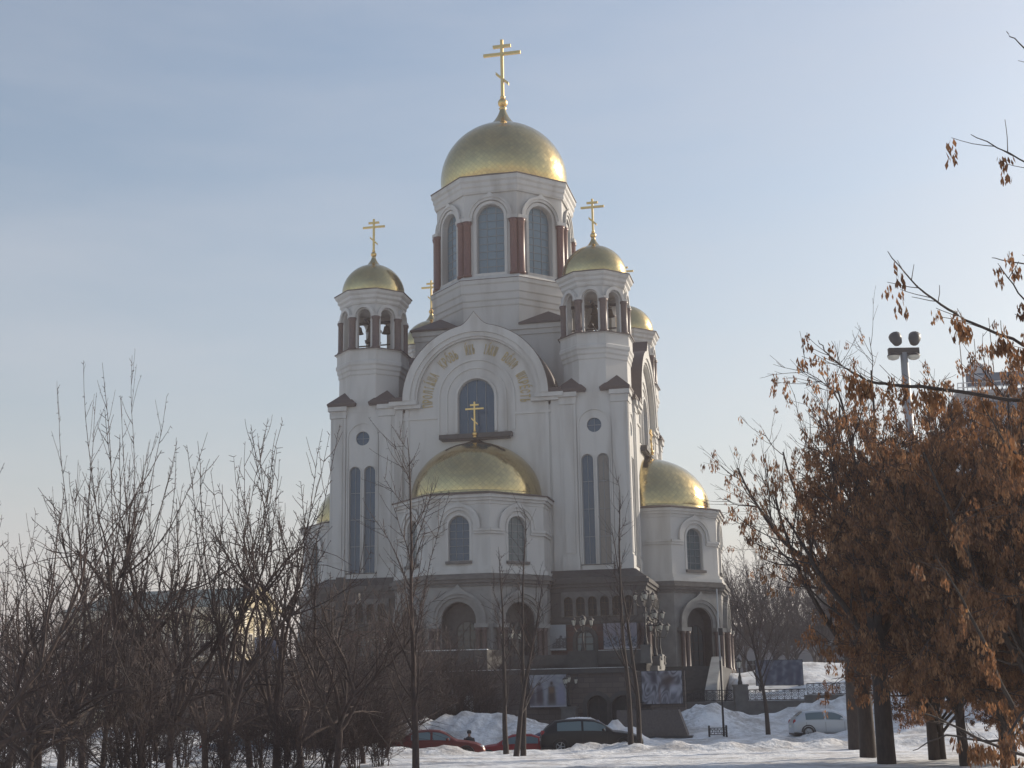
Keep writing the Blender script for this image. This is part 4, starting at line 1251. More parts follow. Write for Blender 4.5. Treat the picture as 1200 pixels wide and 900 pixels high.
# thin mast by the road
mb = MB()
mast = empty('thin_mast', (11.38, 80.2, gz(11.38, 80.2) - .1), 0, 'tall thin grey mast standing by the low fence', 'mast')
mb = MB(); mb.tube([(0, 0, 0), (0, 0, 4.2)], [0.062, 0.055], 8); mb.build('lower_tube', M['iron'], mast)
mb = MB(); mb.tube([(0, 0, 4.2), (0, 0, 8.2)], [0.048, 0.035], 8); mb.build('upper_tube', new_mat('pale_grey_steel', (.42, .42, .41), .45, .3)[0], mast)
mb = MB(); mb.box(-0.03, 0.2, -0.1, 0.1, 5.6, 6.0); mb.build('bracket', M['iron'], mast)

# dark wayside cross
cr = empty('stone_cross', (-11.85, 96, gz(-11.85, 96)), -TH, 'tall dark memorial cross standing left of the front apse', 'cross')
zc = gz(-11.85, 96)
mb = MB()
mb.box(-.27, .27, -.2, .2, 3.0, 10.85 - zc); mb.box(-.42, .42, -.202, .202, 10.05 - zc, 10.5 - zc); mb.box(-1.35, 1.35, -.203, .203, 9.25 - zc, 9.75 - zc)
mb.build('cross', M['iron'], cr)
mb = MB(); mb.lathe([(1.7, 0), (1.7, .5), (1.3, .6), (1.0, 2.8), (.8, 3.0)], 8, smooth=False, cap=True); mb.build('pedestal', M['granite_dark'], cr)

# ---- boards on posts
def board(x, y, z0, w_, h_, fn, rz, label):
    r = painted('billboard', w_, h_, 60, 40, fn, (x, y, z0), rz, label, 'billboard')
    mb = MB()
    g = gz(x, y)
    for sx in (-.42, .42):
        mb.box(sx * w_ - .08, sx * w_ + .08, .05, .2, g - z0 - .2, h_)
    mb.build('post', M['iron'], r)
board(18.8, 103, 3.35, 3.4, 1.75, p_blue, 0.05, 'blue billboard with dark figures on the snowy bank')
board(-20.7, 120, 5.9, 2.5, 2.35, p_round, 0.1, 'pale billboard with a dark round picture, left of the church')
mb = MB(); x, y = -5.93, 60.2
mk = tag(MB().build('marker_post', M['lamp_glass']), 'x', 'post') if False else None
mb.box(x - .1, x + .1, y - .04, y + .04, gz(x, y) - .1, gz(x, y) + .52)
mb.box(x - .11, x + .11, y - .05, y + .05, gz(x, y) + .52, gz(x, y) + .56)
tag(mb.build('marker_post', new_mat('white_painted_post', (.62, .62, .60), .6)[0]), 'short white post in the snow under the thicket', 'post')

# ---- floodlight mast
fl = empty('floodlight_mast', (25.85, 90, gz(25.85, 90)), 0, 'tall grey floodlight mast rising over the brown maple', 'floodlight mast')
g0 = gz(25.85, 90)
steel = new_mat('galvanised_steel', (.33, .34, .35), .5, .4)[0]
mb = MB(); mb.tube([(0, 0, 0), (0, 0, 24.4 - g0)], [.42, .24], 12); mb.build('pole', steel, fl)
mb = MB(); mb.box(-1.0, 1.0, -.18, .18, 24.3 - g0, 24.72 - g0); mb.build('crossarm', M['iron'], fl)
for sx, tl in ((-.42, -.1), (.78, .35)):
    mb = MB()
    mb.lathe([(.14, -.45), (.30, -.3), (.40, .1), (.41, .38)], 14, cap=True)
    o = mb.build('floodlight', new_mat('lamp_housing_grey', (.045, .05, .055), .5, .3)[0], fl, (sx, 0, 25.3 - g0)); o.rotation_euler = (R_(-35), tl, 0)
for sx in (-.72, .62):
    mb = MB()
    mb.lathe([(.0, .12), (.26, .1), (.4, -.03), (.42, -.1)], 14)
    o = mb.build('lamp_housing', M['iron'], fl, (sx, -.1, 24.25 - g0))
    mb = MB(); mb.lathe([(.41, -.1), (.34, -.26), (.15, -.34), (.0, -.36)], 14)
    mb.build('lamp_glass', M['lamp_glass'], o)

# ---- houses beyond the square
M['ochre'] = mottled('yellow_render', (.43, .37, .24), (.37, .32, .21), .6, .85)
M['cream'] = new_mat('cream_trim', (.62, .58, .48), .8)[0]
M['green_roof'] = mottled('green_sheet_roof', (.12, .16, .15), (.095, .13, .12), .5, .55)
def windows_on(parent, fr, s0, s1, zs_, n_, w_, h_, mat, frm):
    for z in zs_:
        for i in range(n_):
            c = s0 + (s1 - s0) * (i + .5) / n_
            mb = MB()
            mb.fbox(fr, c - w_ / 2, c + w_ / 2, z, z + h_, 0.003, .05, 0)
            mb.fbox(fr, c - .04, c + .04, z, z + h_, .05, .08, 1); mb.fbox(fr, c - w_ / 2, c + w_ / 2, z + h_ * .66, z + h_ * .66 + .07, .05, .075, 1)
            for a, b_2, c0, d0 in ((c - w_ / 2 - .12, c - w_ / 2, z - .12, z + h_ + .12), (c + w_ / 2, c + w_ / 2 + .12, z - .12, z + h_ + .12), (c - w_ / 2, c + w_ / 2, z + h_, z + h_ + .14), (c - w_ / 2, c + w_ / 2, z - .16, z)):
                mb.fbox(fr, a, b_2, c0, d0, .003, .12, 1)
            mb.build('window', [mat, frm], parent)
hb = empty('mansion', (-40.6, 176, gz(-40.6, 176)), R_(-14), 'yellow classical mansion with a green roof seen through the thicket', 'building')
mb = MB(); mb.box(-13.5, 9, -6, 6, 0, 13.2); mb.build('wall', M['ochre'], hb)
mb = MB()
mb.box(-13.9, 9.4, -6.5, 6.5, 13.2, 13.65); mb.box(-13.7, 9.2, -6.25, 6.25, 12.8, 13.2); mb.box(-13.6, 9.1, -6.12, 6.12, 6.2, 6.5)
for x in np.linspace(-13.2, 8.7, 11): mb.box(x - .25, x + .25, -6.13, -5.99, 0.0, 12.8)
for y_ in np.linspace(-5.7, 5.7, 5): mb.box(8.99, 9.13, y_ - .25, y_ + .25, 0.0, 12.8)
mb.build('trim', M['cream'], hb)
mb = MB()
mb.add([(-14, -6.7, 13.66), (9.5, -6.7, 13.66), (9.5, 6.7, 13.66), (-14, 6.7, 13.66), (-9, 0, 16.4), (9.3, 0, 16.4)], [(0, 1, 5, 4), (2, 3, 4, 5), (3, 0, 4), (1, 2, 5), (3, 2, 1, 0)])
mb.build('roof', M['green_roof'], hb)
mb = MB()
mb.add([(9.52, -6.6, 13.66), (9.52, 6.6, 13.66), (9.52, 0, 16.6), (9.9, -6.6, 13.66), (9.9, 6.6, 13.66), (9.9, 0, 16.6)], [(0, 2, 1), (3, 4, 5), (0, 1, 4, 3), (1, 2, 5, 4), (2, 0, 3, 5)])
mb.build('pediment', M['ochre'], hb)
windows_on(hb, ((0, -6.0, 0), (1, 0), (0, -1)), -13.2, 8.7, (2.0, 8.0), 10, 1.2, 2.6, M['glass_dark'], M['cream'])
windows_on(hb, ((9.0, 0, 0), (0, 1), (1, 0)), -5.7, 5.7, (2.0, 8.0), 4, 1.2, 2.6, M['glass_dark'], M['cream'])

M['concrete'] = mottled('grey_concrete', (.27, .27, .28), (.22, .22, .23), .35, .85)
lo = empty('low_block', (41, 196, gz(41, 196)), R_(4), 'long low grey block beyond the snowy bank', 'building')
g1 = gz(41, 196)
mb = MB(); mb.box(-13, 30, -7, 7, 0, 12.0 - g1); mb.build('wall', M['concrete'], lo)
mb = MB(); mb.box(-13.3, 30.3, -7.3, 7.3, 12.0 - g1, 12.4 - g1); mb.build('roof', M['granite_grey'], lo)
windows_on(lo, ((0, -7, 0), (1, 0), (0, -1)), -12, 29, (1.5, 5.0), 14, 1.6, 1.6, M['glass_dark'], M['frame'])

tw = empty('office_block', (70, 168, gz(70, 168)), R_(-10), 'grey office block with a railed roof terrace behind the brown maple', 'building')
g2 = gz(70, 168)
M['panel'] = mottled('light_grey_panels', (.33, .345, .365), (.28, .295, .315), .25, .6)
mb = MB(); mb.box(-16, 14, -8, 8, 0, 37.6 - g2); mb.build('wall', M['panel'], tw)
mb = MB(); mb.box(-16.3, 14.3, -8.3, 8.3, 37.6 - g2, 38.0 - g2); mb.build('roof', M['panel'], tw)
mb = MB()
for x in np.arange(-16, 14.1, .55): mb.box(x - .05, x + .05, -8.05, -7.95, 38 - g2, 39.0 - g2)
for z in (38.4, 38.95): mb.box(-16, 14, -8.06, -7.94, z - g2, z + .1 - g2)
mb.build('roof_railing', new_mat('white_paint', (.6, .6, .6), .5)[0], tw)
mb = MB(); mb.box(-4, 6, -5, 4, 38 - g2, 41.2 - g2); mb.build('plant_room', M['panel'], tw)
for i, (x, h) in enumerate(((-15.2, 10), (-13.5, 6.5), (-11.6, 9), (-9.4, 5), (-7.5, 8.5), (-5, 7), (0, 9), (4, 6))):
    mb = MB(); mb.tube([(x, -7.2, 38 - g2), (x, -7.2, 38 + h - g2)], [.07, .04], 5); mb.build('antenna', M['iron'], tw)
mb = MB(); mb.lathe([(0, 0), (.6, .06), (1.0, .2), (1.25, .42)], 18); o = mb.build('dish', new_mat('dish_grey', (.36, .37, .39), .5)[0], tw, (-13.8, -8.0, 40.2 - g2)); o.rotation_euler = (R_(72), 0, R_(20))
mb = MB(); mb.tube([(-13.8, -7.8, 38 - g2), (-13.8, -7.8, 40.2 - g2)], .09, 6); mb.build('dish_stand', M['iron'], tw)
for r_ in range(10):
    z = 3 + r_ * 3.4
    mb = MB()
    mb.fbox(((0, -8, 0), (1, 0), (0, -1)), -15, 13, z, z + 1.7, .003, .05)
    mb.build('window_band', M['glass'], tw)

ab = empty('shade_block', (53, 107, gz(53, 107)), R_(0), 'added unseen brick block right of the square, there to shade the snow heaps', 'building')  # block added out of view so that its shadow covers the snow heaps
mb = MB(); mb.box(-6, 7, -11, 11.5, 0, 21.5); mb.build('wall', M['brick'], ab)
mb = MB(); mb.box(-6.3, 7.3, -11.3, 11.8, 21.5, 22.0); mb.build('roof', M['roof'], ab)
windows_on(ab, ((-6, 0, 0), (0, -1), (-1, 0)), -10.5, 10.5, (1.5, 4.7, 7.9, 11.1, 14.3, 17.5), 7, 1.4, 1.7, M['glass_dark'], M['frame'])

# ------------------------------------------------------------------ cars
def car_paint(name, c, metal=0.25, rough=0.28):
    mt, n, b = new_mat(name, c, rough, metal)
    b.inputs['Coat Weight'].default_value = 0.25
    b.inputs['Specular IOR Level'].default_value = 0.35
    z = n.nodes.new('ShaderNodeTexNoise'); z.inputs['Scale'].default_value = 2.5; z.inputs['Detail'].default_value = 6
    t = n.nodes.new('ShaderNodeTexCoord'); n.links.new(t.outputs['Object'], z.inputs['Vector'])
    mr = n.nodes.new('ShaderNodeMapRange'); mr.inputs[3].default_value = rough - .05; mr.inputs[4].default_value = rough + .35
    n.links.new(z.outputs['Fac'], mr.inputs[0]); n.links.new(mr.outputs[0], b.inputs['Roughness'])
    return mt
M['rubber'] = new_mat('tyre_rubber', (.02, .02, .02), .85)[0]
M['rim'] = new_mat('alloy_rim', (.35, .36, .37), .35, .7)[0]
M['trim_black'] = new_mat('black_plastic', (.018, .018, .019), .6)[0]
M['tail'] = new_mat('red_tail_lamp', (.32, .012, .015), .25)[0]
M['head'] = new_mat('clear_headlamp', (.75, .76, .74), .08, .3)[0]
M['car_glass'] = glass('tinted_car_glass', (.12, .17, .19), .05)
HATCH = [(0, .34, .70, .74, .74), (.015, .22, .84, .92, .90), (.05, .2, .92, 1.12, .96), (.14, .2, .95, 1.42, 1), (.24, .2, .95, 1.475, 1), (.38, .2, .95, 1.50, 1), (.52, .2, .94, 1.465, 1),
         (.60, .2, .93, 1.33, 1), (.71, .2, .91, .985, 1), (.80, .2, .87, .935, .99), (.90, .2, .79, .85, .97), (.965, .2, .66, .72, .90), (1, .3, .52, .58, .78)]
SEDAN = [(0, .34, .72, .76, .76), (.015, .22, .86, .92, .9), (.08, .2, .94, .99, .97), (.17, .2, .95, 1.03, 1), (.25, .2, .95, 1.27, 1), (.34, .2, .95, 1.40, 1), (.46, .2, .95, 1.43, 1), (.55, .2, .94, 1.39, 1),
         (.62, .2, .93, 1.26, 1), (.72, .2, .90, .97, 1), (.82, .2, .85, .91, .99), (.91, .2, .77, .83, .97), (.97, .2, .64, .70, .9), (1, .3, .5, .56, .78)]
def car(name, loc, rz, paint, label, L=4.3, W=1.76, H=1.5, table=HATCH, snow=False, wipe=0.0):
    r = empty(name, loc, rz, label, 'car', 'cars parked along the road')
    hs = H / 1.5
    xs = [(t[0] - .5) * L for t in table]
    def at(x):
        q = (x / L) + .5
        for a, b in zip(table[:-1], table[1:]):
            if a[0] <= q <= b[0] + 1e-9:
                k = (q - a[0]) / (b[0] - a[0]) if b[0] > a[0] else 0
                return [a[i] + (b[i] - a[i]) * k for i in range(1, 5)]
        return list(table[-1][1:])
    def side(x, f):
        """point on the flank: f 0 at the belt, 1 at the gutter"""
        zs, zb, zt, k = at(x)
        wb = W / 2 * k * .97
        g = min(1, max(0, (zt - zb) / .5))
        wt = W / 2 * k * (.93 - .17 * g)
        return wb + (wt - wb) * f, (zb + (zt - .05 - zb) * f) * hs
    fine = []
    for a, b in zip(xs[:-1], xs[1:]):
        k = max(1, int(round((b - a) / .12)))
        fine += [a + (b - a) * i / k for i in range(k)]
    fine.append(xs[-1])
    rows = []
    for x in fine:
        zs, zb, zt, k = at(x)
        w2 = W / 2 * k
        g = min(1, max(0, (zt - zb) / .5)); wt = w2 * (.93 - .17 * g)
        half = [(w2 * .90, zs), (w2 * .985, zs + .14), (w2, (zs + zb) / 2), (w2 * .99, zb - .1), (w2 * .97, zb), ((w2 * .97 + wt) / 2, (zb + zt - .05) / 2), (wt, zt - .05), (wt * .86, zt), (wt * .45, zt + .018)]
        rows.append([(x, y, z * hs) for y, z in half] + [(x, 0, (zt + .024) * hs)] + [(x, -y, z * hs) for y, z in half[::-1]])
    m_ = len(rows[0])
    mb = MB()
    vs = [p for rw in rows for p in rw]
    fs = []
    for i in range(len(rows) - 1):
        for j in range(m_ - 1):
            fs.append((i * m_ + j, i * m_ + j + 1, (i + 1) * m_ + j + 1, (i + 1) * m_ + j))
        fs.append((i * m_ + m_ - 1, i * m_, (i + 1) * m_, (i + 1) * m_ + m_ - 1))
    fs.append(tuple(range(m_))); fs.append(tuple((len(rows) - 1) * m_ + j for j in range(m_))[::-1])
    mb.add(vs, fs, 0, True)
    body = mb.build('body', paint, r)
    # side windows
    gh = [t for t in table if t[2] + .25 < t[3]]
    x0 = (gh[0][0] - .5) * L + .10; x1 = (gh[-1][0] - .5) * L + .16
    xm = x0 + (x1 - x0) * .52
    for sg in (-1, 1):
        for (a, b) in ((x0, xm - .05), (xm + .05, x1)):
            mb = MB()
            pts = []
            k = 8
            for i in range(k + 1):
                x = a + (b - a) * i / k
                y, z = side(x, .08); pts.append((x, sg * (y + .008), z))
            for i in range(k, -1, -1):
                x = a + (b - a) * i / k
                y, z = side(x, .90); pts.append((x, sg * (y + .008), z))
            n2 = k + 1
            mb.add(pts, [(i, i + 1, 2 * n2 - 2 - i, 2 * n2 - 1 - i) for i in range(k)], 0)
            mb.build('side_window', M['car_glass'], r)
        mb = MB()
        pts = []
        for (x, f) in ((x0 - .05, .0), (x1 + .12, .0)):
            y, z = side(x, f); pts += [(x, sg * (y + .006), z - .012), (x, sg * (y + .006), z + .03)]
        mb.add([pts[0], pts[2], pts[3], pts[1]], [(0, 1, 2, 3)], 0)
        y, z = side(x1 - .1, 0.15)
        mb.sphere((x1 - .12, sg * (y + .13), z + .04), .11, 10, 0, 0.7, .75, .62)
        mb.build('door_mirror', paint, r)
        mb = MB()
        y, z = side(xm, 0)
        w2 = W / 2 + .004
        for xx in (x0 + .02, xm, x1 + .06):
            mb.box(xx - .006, xx + .006, sg * w2 - .008, sg * w2 + .002, .34 * hs, .86 * hs)
        mb.build('door_seam', M['trim_black'], r)
    def topstrip(xa, xb, name):
        mb = MB()
        k = 6
        vs = []
        for i in range(k + 1):
            x = xa + (xb - xa) * i / k
            zs, zb, zt, kk = at(x)
            g = min(1, max(0, (zt - zb) / .5)); wt = W / 2 * kk * (.93 - .17 * g)
            for f in (-.80, -.42, 0, .42, .80):
                vs.append((x, wt * f, (zt + .010 + .022 * (1 - abs(f))) * hs + .006))
        mb.add(vs, [(i * 5 + j, i * 5 + j + 1, (i + 1) * 5 + j + 1, (i + 1) * 5 + j) for i in range(k) for j in range(4)], 0, True)
        mb.build(name, M['car_glass'], r)
    iw = [i for i, t in enumerate(table) if t[3] > 1.2]
    topstrip((table[iw[-1]][0] - .5) * L - .02, (table[iw[-1] + 1][0] - .5) * L - .06, 'windscreen')
    topstrip((table[iw[0] - 1][0] - .5) * L + .06, (table[iw[0]][0] - .5) * L + .0, 'rear_window')
    for sg in (-1, 1):
        for fx in (.19, .81):
            x = (fx - .5) * L
            mb = MB()
            c, Rr = sg * (W / 2 - .09), .315
            prof = [(.2, -.1), (.27, -.105), (.312, -.08), (.318, 0), (.312, .08), (.27, .105), (.2, .1)]
            vs, fs = [], []
            n = 24
            for (rr, dy) in prof:
                for i in range(n):
                    a = 2 * PI * i / n
                    vs.append((x + rr * math.cos(a), c + dy, .31 + rr * math.sin(a)))
            for j in range(len(prof) - 1):
                for i in range(n): fs.append((j * n + i, j * n + (i + 1) % n, (j + 1) * n + (i + 1) % n, (j + 1) * n + i))
            mb.add(vs, fs, 0, True)
            wl = mb.build('wheel', M['rubber'], r)
            mb = MB()
            yo = c + sg * .085
            for k in range(5):
                a = 2 * PI * k / 5
                mb.bar((x, yo, .31), (x + .2 * math.cos(a), yo, .31 + .2 * math.sin(a)), .028, 5)
            pts = [(x + .2 * math.cos(2 * PI * i / 20), yo, .31 + .2 * math.sin(2 * PI * i / 20)) for i in range(21)]
            mb.tube(pts, .018, 5, cap=False); mb.sphere((x, yo, .31), .05, 8)
            mb.build('rim', M['rim'], wl)
            mb = MB()
            pts = [(x + .36 * math.cos(a), sg * (W / 2 - .012), .31 + .36 * math.sin(a)) for a in [PI * i / 16 for i in range(17)]]
            mb.tube(pts, .04, 5); mb.build('wheel_arch', M['trim_black'], r)
        mb = MB(); zs, zb, zt, k = at(L * .455); mb.sphere((L * .462, sg * W * .36, zb * hs - .04), .17, 12, 0, .75, .85, .55); mb.build('headlight', M['head'], r)
        mb = MB(); zs, zb, zt, k = at(-L * .47); mb.sphere((-L * .472, sg * W * .385, zb * hs - .0), .17, 12, 0, .62, .6, .85); mb.build('tail_light', M['tail'], r)
    mb = MB(); mb.box(L * .485, L * .503, -.5, .5, .34, .48); mb.build('grille', M['trim_black'], r)
    mb = MB(); mb.box(-L * .503, -L * .49, -.26, .26, .56, .68); mb.build('number_plate', M['lamp_glass'], r)
    mb = MB(); mb.box(-L * .49, L * .485, -W / 2 + .06, W / 2 - .06, .17, .30); mb.build('underbody', M['trim_black'], r)
    if snow:
        mb = MB()
        vs = []
        k = 14
        for i in range(k + 1):
            x = -L * .33 + L * .5 * i / k
            zs, zb, zt, kk = at(x)
            for j in range(9):
                f = -1 + j / 4
                e = (1 - abs(f) ** 3) * min(1, i / 2, (k - i) / 2)
                vs.append((x, f * W * .34, (zt + .015) * hs + e * (.07 + .04 * math.sin(i * 1.7 + j * 2.1))))
        mb.add(vs, [(i * 9 + j, i * 9 + j + 1, (i + 1) * 9 + j + 1, (i + 1) * 9 + j) for i in range(k) for j in range(8)], 0, True)
        mb.build('snow_cover', M['snow'], r)
    return r
car('parked_car', (3.32, 66.0, -0.12), R_(1), car_paint('black_car_paint', (.012, .013, .015)), 'black hatchback parked behind the snow ridge, below the figure banner', 4.62, 1.78, 1.5)
car('parked_car', (-3.70, 64.8, -0.36), R_(1), car_paint('dark_red_paint', (.115, .018, .016)), 'dark red saloon with bright headlamps behind the bare central tree', 4.5, 1.76, 1.45, SEDAN)
car('parked_car', (-0.05, 67.6, -0.62), R_(180), car_paint('bright_red_paint', (.28, .016, .02)), 'low bright red saloon seen between the thin tree trunks', 4.3, 1.72, 1.43, SEDAN)
car('parked_car', (17.2, 80.0, 0.02 + gz(17.2, 80) * 0.0 + .10), R_(0), car_paint('silver_white_paint', (.50, .52, .54), .5), 'silvery white hatchback by the snow bank near the thick maple trunks', 4.3, 1.75, 1.46)
car('parked_car', (-11.9, 64.8, -.42), R_(0), car_paint('pale_blue_grey_paint', (.32, .37, .43), .5), 'pale blue-grey saloon half hidden by the left thicket', 4.4, 1.74, 1.45, SEDAN)
car('parked_car', (2.65, 73.5, -0.16), R_(180), car_paint('deep_blue_paint', (.02, .035, .11)), 'blue car with snow on its roof, behind the black hatchback', 4.0, 1.7, 1.5, HATCH, True)

# ------------------------------------------------------------------ person behind the red car
def skinned(name, joints, edges, parent, mat, sub=2):
    me = bpy.data.meshes.new(name)
    me.from_pydata([j[0] for j in joints], edges, [])
    o = bpy.data.objects.new(name, me); COL.objects.link(o)
    sk = o.modifiers.new('skin', 'SKIN'); sk.use_smooth_shade = True
    for i, j in enumerate(joints):
        rr = j[1]
        me.skin_vertices[0].data[i].radius = rr if isinstance(rr, tuple) else (rr, rr)
    me.skin_vertices[0].data[0].use_root = True
    ss = o.modifiers.new('sub', 'SUBSURF'); ss.levels = sub; ss.render_levels = sub
    dg = bpy.context.evaluated_depsgraph_get()
    me2 = bpy.data.meshes.new_from_object(o.evaluated_get(dg))
    bpy.data.objects.remove(o); bpy.data.meshes.remove(me)
    me2.name = name; me2.materials.clear(); me2.materials.append(mat)
    o = bpy.data.objects.new(name, me2); COL.objects.link(o); o.parent = parent
    return o
M['skin'] = new_mat('skin', (.42, .25, .18), .6)[0]
M['coat'] = mottled('dark_coat_cloth', (.022, .023, .028), (.03, .031, .036), 8, .9)
pr = empty('person', (-2.42, 72.0, gz(-2.42, 72)), R_(25), 'person in a dark coat and dark hat walking behind the red cars', 'person')
J = [((0, 0, .95), (.17, .13)), ((0, 0, 1.15), (.15, .11)), ((0, .01, 1.38), (.19, .12)), ((0, 0, 1.47), (.065, .06)), ((0, -.01, 1.54), (.06, .06)), ((0, -.02, 1.62), (.075, .09)), ((0, -.01, 1.70), (.075, .09)),
     ((-.2, 0, 1.41), .06), ((-.27, .02, 1.14), .05), ((-.25, -.08, .92), .038), ((-.25, -.1, .84), (.04, .025)),
     ((.2, 0, 1.41), .06), ((.27, .02, 1.14), .05), ((.26, -.06, .92), .038), ((.26, -.08, .84), (.04, .025)),
     ((-.09, 0, .88), .09), ((-.1, -.06, .5), .065), ((-.1, .02, .08), .045), ((-.1, -.14, .04), (.045, .03)),
     ((.09, 0, .88), .09), ((.1, .02, .5), .065), ((.1, .12, .1), .045), ((.1, 0, .04), (.045, .03))]
Ed = [(0, 1), (1, 2), (2, 3), (3, 4), (4, 5), (5, 6), (2, 7), (7, 8), (8, 9), (9, 10), (2, 11), (11, 12), (12, 13), (13, 14), (0, 15), (15, 16), (16, 17), (17, 18), (0, 19), (19, 20), (20, 21), (21, 22)]
skinned('body', J, Ed, pr, M['skin'])
mb = MB()
mb.lathe([(.30, .62), (.27, .8), (.22, 1.0), (.215, 1.15), (.25, 1.32), (.245, 1.40), (.17, 1.46), (.09, 1.50), (.085, 1.52)], 18)
ct = mb.build('coat', M['coat'], pr); ct.scale = (1, .72, 1)
for sx in (-1, 1):
    mb = MB(); mb.tube([(sx * .19, 0, 1.42), (sx * .28, .02, 1.14), (sx * .26, -.07, .90)], [.085, .07, .055], 10); mb.build('sleeve', M['coat'], pr)
    mb = MB(); mb.tube([(sx * .09, 0, .9), (sx * .1, -.06 if sx < 0 else .02, .5), (sx * .1, .02 if sx < 0 else .12, .1)], [.105, .085, .065], 10); mb.build('trouser_leg', M['coat'], pr)
mb = MB(); mb.lathe([(.105, 1.655), (.112, 1.70), (.108, 1.78), (.07, 1.82), (0, 1.83)], 16, cy=-.01); mb.build('hat', M['trim_black'], pr)

# ------------------------------------------------------------------ trees
class Rnd(random.Random):
    def s(self, a): return self.uniform(-a, a)

def grow(mb, rnd, p, d, L, r0, r1, n, wob, trop, k):
    """one crooked tapering stem; returns its points, directions and radii"""
    pts, rad, dirs = [Vector(p)], [r0], []
    d = Vector(d).normalized(); p = Vector(p)
    for i in range(n):
        d = (d + Vector((rnd.s(wob), rnd.s(wob), rnd.s(wob) + trop))).normalized()
        p = p + d * (L / n)
        pts.append(p.copy()); dirs.append(d.copy())
        rad.append(r0 + (r1 - r0) * ((i + 1) / n) ** 0.8)
    mb.tube(pts, rad, k, 0, k > 3, cap=False)
    return pts, dirs, rad

def at_stem(stem, t):
    pts, dirs, rad = stem
    f = t * (len(pts) - 1); i = min(int(f), len(pts) - 2); q = f - i
    return pts[i].lerp(pts[i + 1], q), dirs[i], rad[i] + (rad[i + 1] - rad[i]) * q

def side_dir(rnd, d, ang):
    """a direction leaning ang away from d, random side"""
    ref = Vector((0, 0, 1)) if abs(d.z) < .9 else Vector((1, 0, 0))
    a = d.cross(ref).normalized(); b = d.cross(a).normalized()
    t = rnd.uniform(0, 2 * PI)
    return (d * math.cos(ang) + (a * math.cos(t) + b * math.sin(t)) * math.sin(ang)).normalized()

def spurs(mb, rnd, stem, n, l0, l1, r):
    for _ in range(n):
        p, d, q = at_stem(stem, rnd.uniform(.05, 1))
        e = side_dir(rnd, d, rnd.uniform(.7, 1.4))
        mb.tube([p, p + e * rnd.uniform(l0, l1)], [r, r * .7], 3, 0, False, cap=False)

def fruit_tree(seed, H=6.0, nl=5, sprouts=7, spread=.8, twigs=5):
    rnd = Rnd(seed); tr, cr = MB(), MB()
    s = H / 6.0
    st = grow(tr, rnd, (0, 0, -.2), (rnd.s(.12), rnd.s(.12), 1), 1.3 * s, .09 * s, .07 * s, 5, .13, .05, 7)
    top, td, _ = at_stem(st, 1)
    a0 = rnd.uniform(0, 6)
    for i in range(nl):
        a = a0 + i * 2 * PI / nl + rnd.s(.5)
        el = rnd.uniform(.45, 1.35) * spread
        d = Vector((math.cos(a) * math.sin(el), math.sin(a) * math.sin(el), math.cos(el)))
        p, _, _ = at_stem(st, rnd.uniform(.65, 1))
        L = rnd.uniform(2.6, 3.9) * s
        lb = grow(tr, rnd, p, d, L, .054 * s, .015 * s, 12, .29, .045, 6)
        for j in range(sprouts):
            t = rnd.uniform(.18, 1)
            q, dd, rr = at_stem(lb, t)
            e = side_dir(rnd, dd, rnd.uniform(.4, 1.0))
            e = (e + Vector((0, 0, rnd.uniform(.2, .9)))).normalized()
            sl = (rnd.uniform(2.0, 3.7) if rnd.random() < .38 else rnd.uniform(.7, 1.9)) * s * (1.1 - .2 * t)
            sp = grow(cr, rnd, q, e, sl, min(rr * .75, .024 * s), .0052, 8, .13, .12 if rnd.random() < .6 else .03, 4)
            spurs(cr, rnd, sp, int(sl * 9), .04, .14, .0065)
            for m in range(twigs):
                q2, d2, r2 = at_stem(sp, rnd.uniform(.1, .85))
                e2 = side_dir(rnd, d2, rnd.uniform(.5, 1.2)); e2.z += rnd.uniform(-.1, .5)
                tl = rnd.uniform(.2, .8) * s
                tw_ = grow(cr, rnd, q2, e2, tl, .0085, .0050, 4, .17, .07, 3)
                spurs(cr, rnd, tw_, int(tl * 6), .02, .08, .0052)
        for m in range(8):
            q2, d2, r2 = at_stem(lb, rnd.uniform(.1, 1))
            tl = rnd.uniform(.5, 1.9) * s
            grow(cr, rnd, q2, side_dir(rnd, d2, rnd.uniform(.7, 1.3)), tl, .011, .005, 5, .2, .0, 3)
    return tr, cr

def thicket_bush(seed, H=4.0, stems=16):
    rnd = Rnd(seed); tr, cr = MB(), MB()
    for i in range(stems):
        a = rnd.uniform(0, 2 * PI); el = abs(rnd.gauss(0, .42))
        d = Vector((math.cos(a) * math.sin(el), math.sin(a) * math.sin(el), math.cos(el)))
        st = grow(tr if i < stems * .6 else cr, rnd, (rnd.s(.35), rnd.s(.35), -.15), d, H * rnd.uniform(.55, 1.0), .028, .008, 8, .12, .05, 4)
        for j in range(11):
            q, dd, rr = at_stem(st, rnd.uniform(.08, .95))
            sp = grow(cr, rnd, q, side_dir(rnd, dd, rnd.uniform(.4, 1.1)), rnd.uniform(.5, 1.5) * H / 4, .012, .006, 5, .18, .04, 3)
            for m in range(6):
                q2, d2, r2 = at_stem(sp, rnd.uniform(.15, .95))
                grow(cr, rnd, q2, side_dir(rnd, d2, rnd.uniform(.5, 1.2)), rnd.uniform(.2, .7), .0085, .0055, 3, .2, .02, 3)
    return tr, cr

